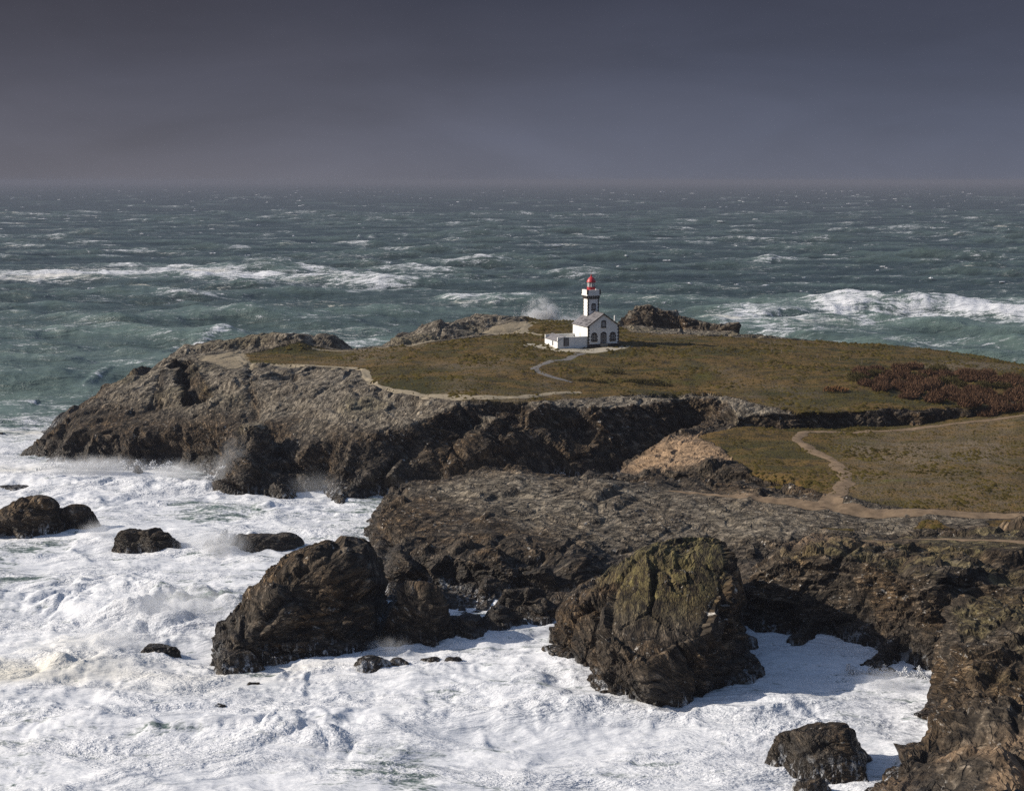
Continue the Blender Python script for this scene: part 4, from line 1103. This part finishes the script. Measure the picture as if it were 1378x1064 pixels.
# ------------------------------------------------------------------ whitecaps (countless)
def whitecaps(n):
    T, Yv, Z = SEA_GRID; r = np.random.default_rng(21); V = []; F = []; base = 0
    K = 9
    for i in range(n):
        y = 700 * (9000 / 700) ** (r.random() ** .7); x = y * r.uniform(-.46, .46)
        if vn(np.array([[x / 60, y / 130, 5.5]]))[0] < r.uniform(-.5, .5): continue
        L = r.uniform(.6, 2.6) * (1 + y / 2600) * (2.2 if r.random() < .08 else 1); hg = r.uniform(.12, .42) * (1 + y / 2200) * (.7 + L / 8); dp = r.uniform(.25, .8) * (1 + L / 8)
        iy = min(np.searchsorted(Yv, y), len(Yv) - 1); ix = min(np.searchsorted(T, x / y), len(T) - 1); z = Z[iy, ix]
        ang = r.normal(.1, .3); ca, sa = math.cos(ang), math.sin(ang)
        off = r.normal(0, .25, K).cumsum() * .5; jag = r.uniform(.05, 1.3, K)
        for k in range(K):
            s = -1 + 2 * k / (K - 1); e = max(.02, (1 - s * s) ** .7) * jag[k]
            for dy, zz in ((-dp * e * 1.3, -.25), (-dp * .35 * e, hg * e * .75), (dp * .2 * e, hg * e), (dp * 1.5 * e, -.25)):
                lx, ly = s * L, dy + off[k]
                V.append((x + lx * ca - ly * sa, y + lx * sa + ly * ca, z + zz))
        for k in range(K - 1):
            for q in range(3):
                a = base + k * 4 + q; F.append((a, a + 4, a + 5, a + 1))
        base += K * 4
    me = np_mesh('whitecaps', np.array(V, np.float32), np.array(F, np.int32)); me.polygons.foreach_set('use_smooth', np.ones(len(F), bool))
    return tag(link('whitecaps', me, M_FOAM), 'scattered white wave crests on the open sea', 'whitecaps', kind='stuff')


M_FOAM = simple('crest_foam', (.60, .61, .63), .8, .12, .6, .2)
whitecaps(1700)


# ------------------------------------------------------------------ spray thrown up by the surf
def spray(label, loc, size, dens, scale=.35, lean=0.0, thr=.46, power=1.0):
    m, k = new_mat('spray'); co = k.n('TexCoord').outputs['Object']
    nz = k.noise(co, scale / 1.0, 5, .62, .4)
    gen = k.n('VectorMath', {0: co, 1: (1 / size[0], 1 / size[1], 1 / size[2])}, operation='MULTIPLY')
    ln = k.n('VectorMath', {0: gen.outputs[0]}, operation='LENGTH').outputs['Value']
    fall = k.m('POWER', k.smooth(ln, 1.0, .15), power)
    d = k.m('MULTIPLY', k.m('MULTIPLY', k.smooth(k.m('ADD', nz, k.m('MULTIPLY', fall, .22)), thr, thr + .26), fall), dens)
    vol = k.n('VolumePrincipled', {'Color': (.93, .94, .96, 1), 'Density': d, 'Anisotropy': .2})
    k.n('OutputMaterial', {'Volume': vol.outputs[0]})
    bm = bmesh.new(); bmesh.ops.create_icosphere(bm, subdivisions=3, radius=1.04)
    for v in bm.verts: v.co = Vector((v.co.x * size[0], v.co.y * size[1], v.co.z * size[2]))
    me = bpy.data.meshes.new('sea_spray'); bm.to_mesh(me); bm.free()
    o = link('sea_spray', me, m); o.location = loc; o.rotation_euler = (0, lean, 0)
    return tag(o, label, 'spray', kind='stuff')


def sp(px, py, z, *a, **k):
    return at(px, py, z)

def splash(label, loc, plumes, n, seed, rmin=.10, rmax=.55):
    """torn white water thrown up: countless blobs and drops, dense at the core, loose toward the tips"""
    r = np.random.default_rng(seed)
    bm = bmesh.new(); bmesh.ops.create_icosphere(bm, subdivisions=1, radius=1.0); me0 = bpy.data.meshes.new('drop'); bm.to_mesh(me0); bm.free()
    bv = get_np(me0); bf = np.empty(len(me0.loops), np.int32); me0.loops.foreach_get('vertex_index', bf); bf = bf.reshape(-1, 3); bpy.data.meshes.remove(me0)
    w = np.array([p[2] * p[3] for p in plumes]); idx = r.choice(len(plumes), n, p=w / w.sum()); P = np.array(plumes)[idx]
    t = r.random(n) ** .55; rad = P[:, 2] * (1 - .75 * t ** 2.2) * np.sqrt(r.random(n)); a = r.random(n) * 6.283
    c = np.stack([P[:, 0] + rad * np.cos(a) + P[:, 4] * t * t, P[:, 1] + rad * np.sin(a) * .7, t * P[:, 3] * r.uniform(.85, 1.05, n)], -1)
    sz = (rmin + (rmax - rmin) * r.random(n) ** 2.0) * (1.15 - .6 * t)
    V = c[:, None, :] + bv[None] * sz[:, None, None] * r.uniform(.7, 1.4, (n, 1, 3)) + r.normal(0, .18, (n, len(bv), 3)) * sz[:, None, None]
    F = (bf[None] + (np.arange(n) * len(bv))[:, None, None]).reshape(-1, 3)
    me = np_mesh('wave_splash', V.reshape(-1, 3), F.astype(np.int32)); me.polygons.foreach_set('use_smooth', np.ones(len(F), bool))
    o = link('wave_splash', me, M_FOAM); o.location = loc
    return tag(o, label, 'splash', kind='stuff')


BX = at(718, 420, 15)[0]
splash('white burst of a wave thrown up beyond the headland left of the lighthouse', (BX + 1.0, 432, 0), [(-2.2, 0, 2.6, 23.0, .6), (-4.6, .5, 2.4, 20.5, .3), (1.0, .5, 2.6, 20, .6), (4.0, 0, 2.0, 21.3, .8), (-7.0, 0, 2.4, 19, 0), (6.6, 1, 2, 19.3, .5)], 2200, 1, .04, .20)
splash('lower burst of a wave beyond the headland next to the lighthouse tower', (15.5, 430, 0), [(-5.5, 0, 2.6, 17, 1), (-2.5, 0, 2.6, 18.6, 1), (.8, 0, 2.6, 20, 1), (3.5, 0, 2.4, 20.5, 1), (6, 1, 2.4, 18, 1)], 1600, 2, .04, .20)
a_ = at(1200, 918, 0); splash('white water shooting up the near cliff in the inlet', (a_[0], a_[1] + .6, -.2), [(x_, -.14 * x_, .8, 1.2 + .5 * math.sin(x_ * 2.3) ** 2 + .15 * x_ % .6, -.3) for x_ in np.arange(-4.5, 4.6, .8)], 1500, 3, .03, .16)
a_ = at(300, 655, 0); splash('white wave climbing the foot of the domed buttress', (a_[0], a_[1], -.3), [(-3, 0, 2.0, 2.6, .5), (-.5, .5, 1.8, 4.2, .7), (1.2, 1, 1.3, 5.2, .8), (3.0, 0, 1.6, 2.4, .3)], 1600, 4, .05, .28)
a_ = at(150, 634, 0); splash('broken white wave along the west cliff foot', (a_[0], a_[1], -.3), [(x_, .3 * math.sin(x_), 1.6, 1.6 + 1.1 * math.sin(x_ * .9) ** 2, .3) for x_ in np.arange(-14, 12, 1.6)], 1900, 5, .05, .25)
a_ = at(296, 745, 0); splash('white water flung up against the long low brown rock', (a_[0], a_[1], -.2), [(-2, 0, 1.5, 2.6, .5), (0, .4, 1.4, 4.0, .9), (1.5, .6, 1.0, 3.4, .8)], 1000, 6, .04, .24)
spray('mist round the tall wave burst beyond the headland', (at(718, 420, 15)[0] + 1.5, 431, 9), (9.0, 5, 15.5), 5.0, .26, .06, .46)
spray('mist round the lower wave burst by the tower', (16.5, 429, 8), (8, 4, 12.5), 4.5, .28, .2, .46)
spray('thin mist drifting up beside the domed buttress of the headland cliff', at(306, 628, 5.0), (4.6, 2.5, 8.5), .16, .34, .5, .46)
spray('spray at the foot of the west cliff', at(120, 630, 1.5), (15, 4, 3.6), .45, .3)
spray('spray at the cliff foot between pinnacle and buttress', at(235, 640, 1.5), (9, 4, 4.2), .42, .3)
spray('spray beating against the long low brown rock', at(300, 735, 2.0), (6.5, 3.5, 4.8), .5, .3, .3)
spray('spray behind the blocky rock', at(262, 730, 1.6), (6, 3, 3.2), .3, .3)
spray('spray beside the round-shouldered rock', at(135, 715, 1.6), (5, 3, 3), .3, .35)
spray('rolling spray over the breaker in the cove', at(225, 815, 2.5), (14, 7, 4.0), .20, .22)
spray('rolling spray over the foam beside the small pointed rock', at(150, 860, 1.8), (9, 5, 3.2), .18, .25)
spray('splash up the near cliff in the inlet', at(1195, 918, 1.0), (5, 2.2, 2.4), .4, .5)
spray('splash at the foot of the boulders', at(520, 872, .8), (4, 2.0, 2.0), .35, .5)
spray('thin drifting mist in the cave of the headland cliff', at(425, 655, 2.0), (7, 3, 4), .06, .25, 0, .36)

# ------------------------------------------------------------------ haze
m, k = new_mat('haze')
vol = k.n('VolumePrincipled', {'Color': (.248, .257, .315, 1), 'Density': 1.3e-4, 'Anisotropy': 0.0})
k.n('OutputMaterial', {'Volume': vol.outputs[0]})
hz = MB().box(-42000, 42000, -300, 27500, -7.0, 64.0).build('haze', m)
tag(hz, 'grey sea haze thickening toward the horizon', 'haze', kind='stuff')
